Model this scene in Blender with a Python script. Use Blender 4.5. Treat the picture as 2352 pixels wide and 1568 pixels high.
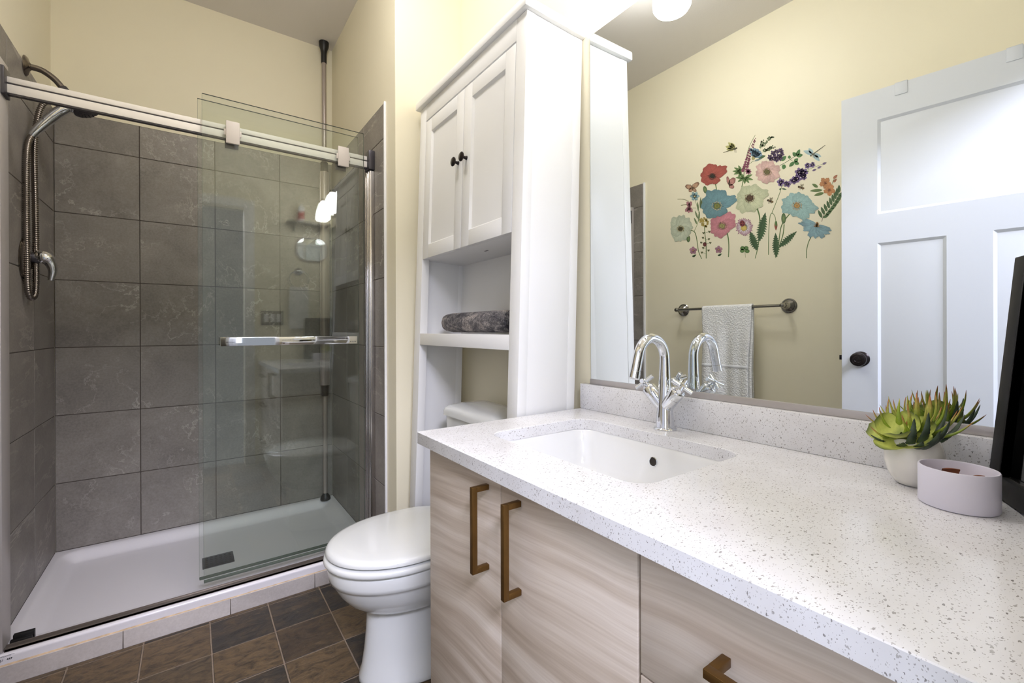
import bpy, bmesh, math, random
from mathutils import Vector, Matrix, noise

random.seed(11)
for _o in list(bpy.data.objects):
    bpy.data.objects.remove(_o)
SC = bpy.context.scene
COL = SC.collection
PI = math.pi

# ------------------------------------------------------------------ camera
cam_d = bpy.data.cameras.new('camera')
cam = bpy.data.objects.new('camera', cam_d)
COL.objects.link(cam)
cam_d.sensor_fit = 'HORIZONTAL'
cam_d.sensor_width = 36.0
cam_d.lens = 36.0 * 1025.68 / 2352.0
cam_d.shift_y = -(784.0 - 758.18) / 2352.0
cam_d.clip_start = 0.02
_R = Vector((0.81247535, -0.58298783, -0.003))
_U = Vector((0.00331192, -0.00053024, 0.99999437))
_F = Vector((0.58298614, 0.81248072, -0.0015))
cam.matrix_world = Matrix(((_R.x, _U.x, -_F.x, -1.0073), (_R.y, _U.y, -_F.y, 0.0),
                           (_R.z, _U.z, -_F.z, 1.0848), (0, 0, 0, 1)))
SC.camera = cam

# ------------------------------------------------------------------ light and exposure
SC.view_settings.view_transform = 'Standard'
SC.view_settings.look = 'None'
SC.view_settings.gamma = 1.0
SC.view_settings.exposure = 0.52
SC.cycles.sample_clamp_indirect = 6.0
SC.cycles.max_bounces = 16
SC.cycles.transparent_max_bounces = 24
SC.cycles.glossy_bounces = 8
WORLD_STRENGTH = 0.3
BULB_STRENGTH = 12.5
CEILING_FILL_STRENGTH = 29.0
HALL_WATTS = 7.0
LOW_FILL_WATTS = 125.0
w = bpy.data.worlds.new('World')
SC.world = w
w.use_nodes = True
w.node_tree.nodes['Background'].inputs[0].default_value = (0.86, 0.92, 1.0, 1)
w.node_tree.nodes['Background'].inputs[1].default_value = WORLD_STRENGTH
# daylight from the bedroom beyond the open doorway the photographer stands in
_l = bpy.data.lights.new('doorway_daylight', 'AREA')
_l.shape = 'RECTANGLE'
_l.size, _l.size_y = 0.7, 1.6
_l.energy = HALL_WATTS
_l.color = (0.80, 0.89, 1.0)
hall = bpy.data.objects.new('doorway_daylight', _l)
hall.location = (-1.78, -1.1, 1.3)
hall.rotation_euler = (PI / 2, 0, -math.atan2(0.6, 0.8))
COL.objects.link(hall)
# added area light, no known lamp, shining under the door head to brighten curb and floor
_l = bpy.data.lights.new('low_fill_light', 'AREA')
_l.shape = 'RECTANGLE'
_l.size, _l.size_y = 1.5, 0.45
_l.energy = LOW_FILL_WATTS
_l.color = (0.82, 0.83, 1.0)
low_fill = bpy.data.objects.new('low_fill_light', _l)
low_fill.location = (-1.0, -1.45, 2.68)
low_fill.rotation_euler = (math.radians(52), 0, 0)
COL.objects.link(low_fill)

# ------------------------------------------------------------------ helpers
def srgb(r, g, b):
    def f(c):
        c /= 255.0
        return c / 12.92 if c <= 0.04045 else ((c + 0.055) / 1.055) ** 2.4
    return (f(r), f(g), f(b), 1.0)


class MB:
    """Collects shapes in one bmesh and links them as one mesh object."""

    def __init__(self):
        self.bm = bmesh.new()
        self.col = None

    def add(self, tmp, mat=0):
        for f in tmp.faces:
            f.material_index = mat
        me = bpy.data.meshes.new('tmp')
        tmp.to_mesh(me)
        tmp.free()
        self.bm.from_mesh(me)
        bpy.data.meshes.remove(me)
        return self

    def box(self, x0, x1, y0, y1, z0, z1, bev=0.0, seg=2, mat=0, M=None):
        t = bmesh.new()
        bmesh.ops.create_cube(t, size=1.0)
        sx, sy, sz = abs(x1 - x0), abs(y1 - y0), abs(z1 - z0)
        for v in t.verts:
            v.co = Vector((v.co.x * sx + (x0 + x1) / 2, v.co.y * sy + (y0 + y1) / 2, v.co.z * sz + (z0 + z1) / 2))
        if bev > 0:
            b = min(bev, sx * 0.45, sy * 0.45, sz * 0.45)
            bmesh.ops.bevel(t, geom=t.edges[:], offset=b, segments=seg, profile=0.5, affect='EDGES')
        if M is not None:
            bmesh.ops.transform(t, matrix=M, verts=t.verts)
        return self.add(t, mat)

    def loft(self, loops, cap0=True, cap1=True, closed=True, mat=0, colors=None):
        t = bmesh.new()
        cl = t.loops.layers.float_color.new('col') if colors else None
        vs = [[t.verts.new(p) for p in lp] for lp in loops]
        n = len(loops[0])
        for i in range(len(loops) - 1):
            for j in range(n if closed else n - 1):
                k = (j + 1) % n
                try:
                    f = t.faces.new((vs[i][j], vs[i][k], vs[i + 1][k], vs[i + 1][j]))
                except ValueError:
                    continue
                if cl:
                    for lo, c in zip(f.loops, (colors[i], colors[i], colors[i + 1], colors[i + 1])):
                        lo[cl] = c
        for flag, row, ci in ((cap0, vs[0][::-1], 0), (cap1, vs[-1], -1)):
            if flag and closed:
                f = t.faces.new(row)
                if cl:
                    for lo in f.loops:
                        lo[cl] = colors[ci]
        bmesh.ops.recalc_face_normals(t, faces=t.faces[:])
        return self.add(t, mat)

    def lathe(self, prof, c=(0, 0, 0), axis=(0, 0, 1), seg=40, mat=0, cap0=True, cap1=True):
        a = Vector(axis).normalized()
        u = a.orthogonal().normalized()
        v = a.cross(u)
        c = Vector(c)
        loops = []
        for r, h in prof:
            r = max(r, 1e-5)
            loops.append([c + a * h + (u * math.cos(2 * PI * k / seg) + v * math.sin(2 * PI * k / seg)) * r for k in range(seg)])
        return self.loft(loops, cap0, cap1, mat=mat)

    def cyl(self, p0, p1, r, r1=None, seg=24, bev=0.0, mat=0):
        p0, p1 = Vector(p0), Vector(p1)
        L = (p1 - p0).length
        r1 = r if r1 is None else r1
        pr = [(r, 0), (r1, L)] if bev <= 0 else [(r - bev, 0), (r, bev), (r1, L - bev), (r1 - bev, L)]
        return self.lathe(pr, p0, p1 - p0, seg, mat)

    def tube(self, pts, rad, seg=16, mat=0, flat=None):
        pts = [Vector(p) for p in pts]
        if not isinstance(rad, (list, tuple)):
            rad = [rad] * len(pts)
        loops, prev = [], None
        for i, p in enumerate(pts):
            d = (pts[min(i + 1, len(pts) - 1)] - pts[max(i - 1, 0)]).normalized()
            if prev is None:
                u = d.orthogonal().normalized()
            else:
                u = (prev - d * prev.dot(d)).normalized()
            prev = u
            v = d.cross(u)
            loops.append([p + (u * math.cos(2 * PI * k / seg) + v * math.sin(2 * PI * k / seg)) * rad[i] for k in range(seg)])
        return self.loft(loops, mat=mat)

    def prism(self, poly, h0, h1, place, bev=0.0, mat=0):
        """poly of 2-D points extruded h0..h1; place(a, b, h) -> point"""
        t = bmesh.new()
        lo = [t.verts.new(place(a, b, h0)) for a, b in poly]
        hi = [t.verts.new(place(a, b, h1)) for a, b in poly]
        n = len(poly)
        t.faces.new(lo[::-1])
        t.faces.new(hi)
        for i in range(n):
            t.faces.new((lo[i], lo[(i + 1) % n], hi[(i + 1) % n], hi[i]))
        bmesh.ops.recalc_face_normals(t, faces=t.faces[:])
        if bev > 0:
            bmesh.ops.bevel(t, geom=t.edges[:], offset=bev, segments=2, profile=0.5, affect='EDGES')
        return self.add(t, mat)

    def poly(self, pts, color=None, mat=0, colors=None):
        t = bmesh.new()
        vs = [t.verts.new(p) for p in pts]
        f = t.faces.new(vs)
        if color or colors:
            cl = t.loops.layers.float_color.new('col')
            for i, lo in enumerate(f.loops):
                lo[cl] = colors[i] if colors else color
        return self.add(t, mat)

    def build(self, name, mats, parent=None, local=False, smooth=38):
        bm = self.bm
        if not isinstance(mats, (list, tuple)):
            mats = [mats]
        bmesh.ops.remove_doubles(bm, verts=bm.verts, dist=1e-6)
        o = None
        if parent is not None:
            r = parent
            while r.parent:
                r = r.parent
            if not local:
                bmesh.ops.translate(bm, verts=bm.verts, vec=-r.location)
            org = Vector((0, 0, 0))
        else:
            xs = [v.co for v in bm.verts]
            org = Vector(((min(v.x for v in xs) + max(v.x for v in xs)) / 2,
                          (min(v.y for v in xs) + max(v.y for v in xs)) / 2, min(v.z for v in xs)))
            bmesh.ops.translate(bm, verts=bm.verts, vec=-org)
        me = bpy.data.meshes.new(name)
        bm.to_mesh(me)
        bm.free()
        for m in mats:
            me.materials.append(m)
        me.polygons.foreach_set('use_smooth', [True] * len(me.polygons))
        me.set_sharp_from_angle(angle=math.radians(smooth))
        o = bpy.data.objects.new(name, me)
        COL.objects.link(o)
        o.location = org
        if parent is not None:
            o.parent = parent
        return o


def tag(o, label, cat, group=None):
    o['label'] = label
    o['category'] = cat
    if group:
        o['group'] = group
    return o


def thing(name, label, cat, loc=(0, 0, 0), rot=(0, 0, 0), group=None):
    o = bpy.data.objects.new(name, None)
    COL.objects.link(o)
    o.location = loc
    o.rotation_euler = rot
    o.empty_display_size = 0.05
    return tag(o, label, cat, group)


def struct(o, label=None):
    o['kind'] = 'structure'
    if label:
        o['label'] = label
    return o


def rrect(cx, cy, hx, hy, r, n=8):
    pts = []
    r = min(r, hx - 1e-4, hy - 1e-4)
    for k, (sx, sy) in enumerate(((1, 1), (-1, 1), (-1, -1), (1, -1))):
        for i in range(n + 1):
            a = PI / 2 * (k + i / n)
            pts.append((cx + sx * (hx - r) + r * math.cos(a), cy + sy * (hy - r) + r * math.sin(a)))
    return pts


def smoothstep(a, b, x):
    t = max(0.0, min(1.0, (x - a) / (b - a)))
    return t * t * (3 - 2 * t)


def bez(pts, n):
    out = []
    for i in range(n + 1):
        t = i / n
        q = [Vector(p) for p in pts]
        while len(q) > 1:
            q = [q[k].lerp(q[k + 1], t) for k in range(len(q) - 1)]
        out.append(q[0])
    return out


def spline(pts, n=8):
    """Catmull-Rom through the points"""
    P = [Vector(p) for p in pts]
    P = [P[0] * 2 - P[1]] + P + [P[-1] * 2 - P[-2]]
    out = []
    for i in range(1, len(P) - 2):
        for k in range(n):
            t = k / n
            a, b, c, d = P[i - 1], P[i], P[i + 1], P[i + 2]
            out.append(0.5 * ((2 * b) + (c - a) * t + (2 * a - 5 * b + 4 * c - d) * t * t + (3 * b - a - 3 * c + d) * t ** 3))
    out.append(P[-2])
    return out


# ------------------------------------------------------------------ materials
class NT:
    def __init__(self, name):
        self.m = bpy.data.materials.new(name)
        self.m.use_nodes = True
        self.t = self.m.node_tree
        self.p = self.t.nodes['Principled BSDF']
        self.out = self.t.nodes['Material Output']

    def n(self, typ, **kw):
        nd = self.t.nodes.new(typ)
        for k, v in kw.items():
            if k.startswith('i_'):
                key = k[2:].replace('_', ' ')
                nd.inputs[key].default_value = v
            else:
                setattr(nd, k, v)
        return nd

    def l(self, a, b):
        self.t.links.new(a, b)

    def math(self, op, a, b=None, c=None):
        nd = self.t.nodes.new('ShaderNodeMath')
        nd.operation = op
        for i, x in enumerate((a, b, c)):
            if x is None:
                continue
            if isinstance(x, (int, float)):
                nd.inputs[i].default_value = x
            else:
                self.l(x, nd.inputs[i])
        return nd.outputs[0]

    def coords(self, scale=(1, 1, 1), kind='Object', rot=(0, 0, 0)):
        tc = self.t.nodes.new('ShaderNodeTexCoord')
        mp = self.t.nodes.new('ShaderNodeMapping')
        mp.inputs['Scale'].default_value = scale
        mp.inputs['Rotation'].default_value = rot
        self.l(tc.outputs[kind], mp.inputs['Vector'])
        return mp.outputs[0]

    def geo_pos(self, scale=(1, 1, 1), rot=(0, 0, 0)):
        g = self.t.nodes.new('ShaderNodeNewGeometry')
        mp = self.t.nodes.new('ShaderNodeMapping')
        mp.inputs['Scale'].default_value = scale
        mp.inputs['Rotation'].default_value = rot
        self.l(g.outputs['Position'], mp.inputs['Vector'])
        return mp.outputs[0]

    def noise(self, vec, scale, detail=4, rough=0.55, dist=0.0):
        nd = self.t.nodes.new('ShaderNodeTexNoise')
        nd.inputs['Scale'].default_value = scale
        nd.inputs['Detail'].default_value = detail
        nd.inputs['Roughness'].default_value = rough
        nd.inputs['Distortion'].default_value = dist
        if vec is not None:
            self.l(vec, nd.inputs['Vector'])
        return nd.outputs['Fac']

    def ramp(self, fac, stops):
        nd = self.t.nodes.new('ShaderNodeValToRGB')
        el = nd.color_ramp.elements
        while len(el) < len(stops):
            el.new(0.5)
        for e, (p, c) in zip(el, stops):
            e.position = p
            e.color = c
        self.l(fac, nd.inputs[0])
        return nd.outputs[0]

    def mix(self, fac, a, b, blend='MIX'):
        nd = self.t.nodes.new('ShaderNodeMix')
        nd.data_type = 'RGBA'
        nd.blend_type = blend
        for i, x in ((0, fac), (6, a), (7, b)):
            if isinstance(x, (int, float, tuple)):
                nd.inputs[i].default_value = x
            else:
                self.l(x, nd.inputs[i])
        return nd.outputs[2]

    def bump(self, h, strength=0.2, dist=0.002):
        nd = self.t.nodes.new('ShaderNodeBump')
        nd.inputs['Strength'].default_value = strength
        nd.inputs['Distance'].default_value = dist
        self.l(h, nd.inputs['Height'])
        self.l(nd.outputs[0], self.p.inputs['Normal'])

    def set(self, **kw):
        for k, v in kw.items():
            key = k.replace('_', ' ')
            if isinstance(v, (int, float, tuple)):
                self.p.inputs[key].default_value = v
            else:
                self.l(v, self.p.inputs[key])
        return self


def plain(name, col, rough=0.5, metal=0.0, coat=0.0, nscale=0, nbump=0.0, var=0.0):
    t = NT(name)
    t.set(Roughness=rough, Metallic=metal)
    t.p.inputs['Coat Weight'].default_value = coat
    t.p.inputs['Coat Roughness'].default_value = 0.05
    c = t.coords()
    if var > 0:
        f = t.noise(c, nscale or 6, 4)
        lo = tuple(x * (1 - var) for x in col[:3]) + (1,)
        hi = tuple(min(1, x * (1 + var)) for x in col[:3]) + (1,)
        t.set(Base_Color=t.ramp(f, [(0.3, lo), (0.7, hi)]))
    else:
        t.set(Base_Color=col)
    if nbump > 0:
        t.bump(t.noise(c, nscale or 200, 3), nbump, 0.001)
    return t.m


def mat_paint(name, col, bump=0.08):
    t = NT(name)
    p = t.geo_pos()
    f = t.noise(p, 2.0, 3)
    lo = tuple(x * 0.975 for x in col[:3]) + (1,)
    t.set(Base_Color=t.ramp(f, [(0.3, lo), (0.7, col)]), Roughness=0.55)
    t.bump(t.noise(p, 160, 3), bump, 0.0015)
    return t.m


def mat_stone(name, base, dark, light, rough=0.45, vein=0.45, seed=0.0):
    """honed grey stone tile, every tile a little different"""
    t = NT(name)
    g = t.n('ShaderNodeNewGeometry')
    rnd = g.outputs['Random Per Island']
    off = t.n('ShaderNodeVectorMath', operation='SCALE')
    off.inputs[0].default_value = (7.3, 4.1, 9.7)
    t.l(rnd, off.inputs['Scale'])
    ad = t.n('ShaderNodeVectorMath', operation='ADD')
    t.l(g.outputs['Position'], ad.inputs[0])
    t.l(off.outputs[0], ad.inputs[1])
    p = ad.outputs[0]
    big = t.noise(p, 5.0, 5, 0.6, 0.6)
    fine = t.noise(p, 120.0, 4, 0.7)
    c1 = t.ramp(big, [(0.32, dark), (0.55, base), (0.75, light)])
    c2 = t.mix(0.35, c1, t.ramp(fine, [(0.35, dark), (0.65, light)]))
    br = t.math('MULTIPLY_ADD', rnd, 0.16, 0.92)
    hs = t.n('ShaderNodeHueSaturation')
    t.l(br, hs.inputs['Value'])
    t.l(c2, hs.inputs['Color'])
    # thin pale veins
    rot = t.n('ShaderNodeMapping')
    rot.inputs['Rotation'].default_value = (0.5, 0.8, 0.4)
    rot.inputs['Scale'].default_value = (1.0, 0.22, 0.9)
    t.l(p, rot.inputs[0])
    vn = t.noise(rot.outputs[0], 4.2, 6, 0.66, 0.35)
    d = t.math('ABSOLUTE', t.math('SUBTRACT', vn, 0.5))
    vm = t.math('SUBTRACT', 1.0, t.math('MINIMUM', t.math('DIVIDE', d, 0.012), 1.0))
    sel = t.noise(p, 2.3, 2)
    selr = t.n('ShaderNodeMapRange')
    selr.inputs[1].default_value = 0.45
    selr.inputs[2].default_value = 0.62
    t.l(sel, selr.inputs[0])
    vf = t.math('MULTIPLY', t.math('MULTIPLY', vm, selr.outputs[0]), vein)
    t.set(Base_Color=t.mix(vf, hs.outputs[0], tuple(min(1, x * 2.0) for x in light[:3]) + (1,)), Roughness=rough)
    t.bump(t.math('ADD', t.math('MULTIPLY', fine, 0.5), big), 0.12, 0.002)
    return t.m


def mat_slate():
    t = NT('slate_floor_tile')
    g = t.n('ShaderNodeNewGeometry')
    rnd = g.outputs['Random Per Island']
    off = t.n('ShaderNodeVectorMath', operation='SCALE')
    off.inputs[0].default_value = (13.3, 8.1, 5.7)
    t.l(rnd, off.inputs['Scale'])
    ad = t.n('ShaderNodeVectorMath', operation='ADD')
    t.l(g.outputs['Position'], ad.inputs[0])
    t.l(off.outputs[0], ad.inputs[1])
    p = ad.outputs[0]
    base = t.ramp(rnd, [(0.0, srgb(46, 45, 45)), (0.22, srgb(94, 79, 60)), (0.40, srgb(58, 53, 48)),
                        (0.58, srgb(108, 88, 63)), (0.76, srgb(78, 63, 48)), (0.9, srgb(40, 40, 41))])
    t.t.nodes[base.node.name].color_ramp.interpolation = 'CONSTANT'
    mp = t.n('ShaderNodeMapping')
    mp.inputs['Scale'].default_value = (1.0, 1.9, 1.0)
    mp.inputs['Rotation'].default_value = (0, 0, 0.25)
    t.l(p, mp.inputs[0])
    n1 = t.noise(mp.outputs[0], 7.0, 9, 0.7, 1.4)
    n2 = t.noise(mp.outputs[0], 15.0, 9, 0.72, 1.6)
    c = t.mix(t.ramp(n1, [(0.42, (0, 0, 0, 1)), (0.66, (0.5, 0.5, 0.5, 1))]), base, srgb(112, 90, 62))
    c = t.mix(t.ramp(n2, [(0.44, (0, 0, 0, 1)), (0.64, (0.75, 0.75, 0.75, 1))]), c, srgb(36, 32, 30))
    n3 = t.noise(p, 16.0, 4, 0.6, 2.0)
    c = t.mix(t.ramp(n3, [(0.62, (0, 0, 0, 1)), (0.72, (0.5, 0.5, 0.5, 1))]), c, srgb(126, 108, 82))
    t.set(Base_Color=c, Roughness=0.42)
    t.bump(t.math('ADD', n1, t.math('MULTIPLY', n2, 0.8)), 0.8, 0.006)
    return t.m


def mat_quartz():
    t = NT('speckled_quartz')
    p = t.geo_pos()
    base = t.ramp(t.noise(p, 14, 3), [(0.3, srgb(226, 224, 226)), (0.7, srgb(236, 235, 238))])
    c = base
    for scale, lim, keep, cols in ((170, 0.30, 0.50, [(0, srgb(160, 155, 154)), (0.5, srgb(190, 187, 187)), (1, srgb(132, 127, 126))]),
                                   (360, 0.34, 0.60, [(0, srgb(170, 166, 166)), (1, srgb(200, 197, 199))])):
        q = t.n('ShaderNodeMapping')
        q.inputs['Rotation'].default_value = (0.4, 0.7, 1.1)
        q.inputs['Scale'].default_value = (1.0, 1.6, 1.15)
        t.l(p, q.inputs[0])
        dv = t.n('ShaderNodeTexNoise')
        dv.inputs['Scale'].default_value = scale * 1.6
        dv.inputs['Detail'].default_value = 1
        t.l(q.outputs[0], dv.inputs['Vector'])
        sub = t.n('ShaderNodeVectorMath', operation='SUBTRACT')
        t.l(dv.outputs['Color'], sub.inputs[0])
        sub.inputs[1].default_value = (0.5, 0.5, 0.5)
        sc = t.n('ShaderNodeVectorMath', operation='SCALE')
        sc.inputs['Scale'].default_value = 0.9 / scale
        t.l(sub.outputs[0], sc.inputs[0])
        ad = t.n('ShaderNodeVectorMath', operation='ADD')
        t.l(q.outputs[0], ad.inputs[0])
        t.l(sc.outputs[0], ad.inputs[1])
        vo = t.n('ShaderNodeTexVoronoi')
        vo.inputs['Scale'].default_value = scale
        t.l(ad.outputs[0], vo.inputs['Vector'])
        sp = t.n('ShaderNodeSeparateColor')
        t.l(vo.outputs['Color'], sp.inputs[0])
        r = t.math('MULTIPLY_ADD', sp.outputs[1], lim * 0.7, lim * 0.45)
        inside = t.math('LESS_THAN', vo.outputs['Distance'], r)
        k = t.math('MULTIPLY', inside, t.math('GREATER_THAN', sp.outputs[0], keep))
        c = t.mix(k, c, t.ramp(sp.outputs[2], cols))
    t.set(Base_Color=c, Roughness=0.16)
    t.p.inputs['Specular IOR Level'].default_value = 0.5
    return t.m


def mat_wood():
    t = NT('pale_ash_laminate')
    p = t.geo_pos()
    warp = t.noise(p, 2.2, 2)
    w2 = t.noise(t.geo_pos((1, 0.55, 1.0)), 3.1, 2)
    sep = t.n('ShaderNodeSeparateXYZ')
    t.l(p, sep.inputs[0])
    z = t.math('ADD', sep.outputs[2], t.math('MULTIPLY', t.math('ADD', warp, w2), 0.075))
    z = t.math('MULTIPLY_ADD', sep.outputs[1], 0.10, z)
    cb = t.n('ShaderNodeCombineXYZ')
    t.l(t.math('MULTIPLY', sep.outputs[1], 0.9), cb.inputs[1])
    t.l(t.math('MULTIPLY', z, 26.0), cb.inputs[2])
    n1 = t.noise(cb.outputs[0], 1.0, 4, 0.6)
    cb2 = t.n('ShaderNodeCombineXYZ')
    t.l(t.math('MULTIPLY', sep.outputs[1], 6.0), cb2.inputs[1])
    t.l(t.math('MULTIPLY', z, 320.0), cb2.inputs[2])
    n2 = t.noise(cb2.outputs[0], 1.0, 3, 0.6)
    c = t.ramp(n1, [(0.30, srgb(168, 151, 134)), (0.42, srgb(194, 179, 164)), (0.54, srgb(211, 198, 185)), (0.70, srgb(219, 208, 197))])
    c = t.mix(t.math('MULTIPLY', t.ramp(n2, [(0.3, (1, 1, 1, 1)), (0.6, (0, 0, 0, 1))]), 0.22), c, srgb(160, 138, 122))
    t.set(Base_Color=c, Roughness=0.42)
    t.bump(n2, 0.05, 0.0008)
    return t.m


def mat_glass(name, tint, refl=1.0):
    """clear pane: Fresnel reflection over a faintly tinted transmission"""
    t = NT(name)
    t.t.nodes.remove(t.p)
    fr = t.n('ShaderNodeFresnel')
    # the pane's far face sees the same air-to-glass step as the near one
    gg = t.n('ShaderNodeNewGeometry')
    t.l(t.math('MULTIPLY_ADD', gg.outputs['Backfacing'], 1 / 1.58 - 1.58, 1.58), fr.inputs['IOR'])
    tr = t.n('ShaderNodeBsdfTransparent')
    tr.inputs[0].default_value = tint
    gl = t.n('ShaderNodeBsdfGlossy')
    gl.inputs['Roughness'].default_value = 0.0
    mx = t.n('ShaderNodeMixShader')
    t.l(fr.outputs[0], mx.inputs[0])
    t.l(tr.outputs[0], mx.inputs[1])
    t.l(gl.outputs[0], mx.inputs[2])
    t.l(mx.outputs[0], t.out.inputs[0])
    return t.m


def mat_emit(name, col, strength):
    t = NT(name)
    t.set(Base_Color=col, Roughness=0.3)
    t.p.inputs['Emission Color'].default_value = col
    t.p.inputs['Emission Strength'].default_value = strength
    return t.m


def mat_vcol(name, rough=0.5, bump=0.0, sat=1.0):
    t = NT(name)
    a = t.n('ShaderNodeVertexColor', layer_name='col')
    hs = t.n('ShaderNodeHueSaturation')
    hs.inputs['Saturation'].default_value = sat
    t.l(a.outputs[0], hs.inputs['Color'])
    f = t.noise(t.geo_pos(), 260, 3)
    t.set(Base_Color=t.mix(0.12, hs.outputs[0], t.ramp(f, [(0.3, (0.05, 0.05, 0.05, 1)), (0.7, (1, 1, 1, 1))]), 'OVERLAY'), Roughness=rough)
    if bump:
        t.bump(f, bump, 0.0008)
    return t.m


def mat_fabric(name, col, scale=420, strength=0.8):
    t = NT(name)
    p = t.geo_pos()
    vo = t.n('ShaderNodeTexVoronoi')
    vo.inputs['Scale'].default_value = scale
    t.l(p, vo.inputs['Vector'])
    t.set(Base_Color=col, Roughness=0.9)
    t.p.inputs['Sheen Weight'].default_value = 0.2
    t.bump(vo.outputs['Distance'], strength, 0.003)
    return t.m


def mat_rug():
    t = NT('mottled_grey_weave')
    p = t.geo_pos((1, 0.6, 1))
    n1 = t.noise(p, 26, 6, 0.75, 0.5)
    n2 = t.noise(t.geo_pos((1, 2.2, 1)), 170, 4, 0.75)
    c = t.ramp(n1, [(0.36, srgb(62, 60, 64)), (0.48, srgb(128, 124, 125)), (0.60, srgb(190, 180, 174))])
    c = t.mix(t.ramp(n2, [(0.42, (0, 0, 0, 1)), (0.58, (0.8, 0.8, 0.8, 1))]), c, srgb(40, 38, 44))
    t.set(Base_Color=c, Roughness=0.95)
    t.bump(n2, 0.8, 0.003)
    return t.m


M = {}
M['cream'] = mat_paint('cream_wall_paint', srgb(241, 233, 208))
M['ceil'] = mat_paint('ceiling_texture_paint', srgb(238, 233, 229), 0.3)
M['white_paint'] = mat_paint('white_trim_paint', srgb(238, 238, 240), 0.02)
M['door_paint'] = plain('door_white_paint', srgb(218, 221, 228), 0.35)
M['cabinet'] = plain('white_cabinet_lacquer', srgb(234, 233, 232), 0.35, nscale=60, nbump=0.02)
M['tile'] = mat_stone('grey_stone_tile', srgb(140, 134, 128), srgb(118, 112, 107), srgb(158, 152, 146))
M['curb_tile'] = mat_stone('pale_stone_tile', srgb(196, 188, 184), srgb(180, 172, 168), srgb(208, 201, 198), vein=0.15)
M['grout'] = plain('dark_grout', srgb(84, 76, 70), 0.9, nscale=80, var=0.15)
M['slate'] = mat_slate()
M['floor_grout'] = plain('tan_floor_grout', srgb(134, 118, 102), 0.9, nscale=60, var=0.15)
M['acrylic'] = plain('white_acrylic', srgb(226, 222, 226), 0.3, nscale=90, nbump=0.25, coat=0.2)
M['caulk'] = plain('stained_caulk', srgb(198, 172, 142), 0.8, nscale=30, var=0.3)
M['porcelain'] = plain('white_porcelain', srgb(226, 227, 226), 0.12, coat=0.6)
M['sink_white'] = plain('sink_porcelain', srgb(240, 240, 241), 0.1, coat=0.6)
M['seat'] = plain('toilet_seat_plastic', srgb(230, 231, 230), 0.18, coat=0.3)
M['chrome'] = plain('chrome', srgb(222, 224, 228), 0.05, 1.0)
M['nickel'] = plain('brushed_nickel', srgb(140, 132, 126), 0.22, 1.0)
M['alu'] = plain('satin_aluminium', srgb(206, 202, 200), 0.22, 1.0, nscale=200, nbump=0.01)
M['jamb'] = plain('matt_aluminium', srgb(196, 190, 188), 0.4, 0.3)
M['sill'] = plain('sill_aluminium', srgb(138, 128, 120), 0.32, 0.7)
M['alu_bright'] = plain('bright_anodised_rail', srgb(238, 232, 226), 0.45, 0.0)
M['clamp'] = plain('champagne_clamp', srgb(206, 197, 190), 0.5, 0.0)
M['dark_metal'] = plain('dark_bracket_metal', srgb(84, 82, 88), 0.35, 0.7)
M['black'] = plain('black_plastic', srgb(20, 19, 19), 0.4)
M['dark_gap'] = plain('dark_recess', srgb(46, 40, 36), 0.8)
M['bronze'] = plain('antique_bronze', srgb(118, 88, 48), 0.36, 0.85, nscale=40, var=0.1)
M['oil_bronze'] = plain('oil_rubbed_bronze', srgb(44, 38, 38), 0.3, 0.7)
M['pewter'] = plain('polished_pewter', srgb(156, 154, 149), 0.15, 1.0)
M['wood'] = mat_wood()
M['carcass'] = plain('carcass_board', srgb(150, 132, 116), 0.6, nscale=20, var=0.08)
M['quartz'] = mat_quartz()
M['glass'] = mat_glass('shower_glass', (0.952, 0.970, 0.956, 1))
M['glass_edge'] = plain('glass_edge', srgb(92, 100, 90), 0.2)
M['frame_glass'] = plain('dark_print_behind_glass', srgb(16, 15, 15), 0.04, coat=1.0, nscale=9, var=0.8)
M['frame_wood'] = plain('black_stained_wood', srgb(13, 12, 14), 0.55, nscale=60, nbump=0.3)
M['bulb'] = mat_emit('lit_frosted_shade', (1.0, 0.985, 0.975, 1), BULB_STRENGTH)
M['fill_dome'] = mat_emit('ceiling_fill_dome', (1.0, 0.975, 0.95, 1), CEILING_FILL_STRENGTH)  # glow of the added ceiling light
M['terry'] = mat_fabric('white_waffle_terry', srgb(236, 235, 233), 130, 1.0)
M['rug'] = mat_rug()
M['pot'] = plain('white_glazed_pot', srgb(238, 234, 226), 0.25, coat=0.4, nscale=20, var=0.03)
M['soil'] = plain('dark_soil', srgb(52, 44, 36), 0.95, nscale=200, nbump=0.8)
M['leaf'] = mat_vcol('succulent_leaf', 0.4, 0.15)
M['print'] = mat_vcol('printed_vinyl', 0.6, sat=0.86)
M['lavender'] = plain('lavender_white_ceramic', srgb(226, 222, 236), 0.55)
M['chip'] = plain('reddish_wood_chip', srgb(128, 74, 48), 0.8, nscale=90, var=0.3)
M['potpourri'] = plain('dried_petals', srgb(196, 160, 140), 0.9, nscale=140, var=0.4)
M['ink'] = plain('black_ink', srgb(40, 40, 44), 0.6)
M['foam'] = plain('grey_foam', srgb(58, 56, 54), 0.95, nscale=220, nbump=0.8)
M['pole'] = plain('silver_pole', srgb(176, 166, 160), 0.3, 0.5)
M['red'] = plain('red_soap', srgb(178, 62, 60), 0.2)
M['plate_grey'] = plain('grey_wall_plate', srgb(120, 116, 110), 0.4, 0.4)
M['channel'] = plain('mirror_channel', srgb(186, 180, 178), 0.35, 0.5)
M['edge_dark'] = plain('dark_mirror_edge', srgb(66, 62, 58), 0.5, nscale=120, var=0.3)
_t = NT('mirror_silver')
_t.set(Base_Color=(0.785, 0.82, 0.825, 1), Metallic=1.0, Roughness=0.0)
M['mirror'] = _t.m

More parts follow.
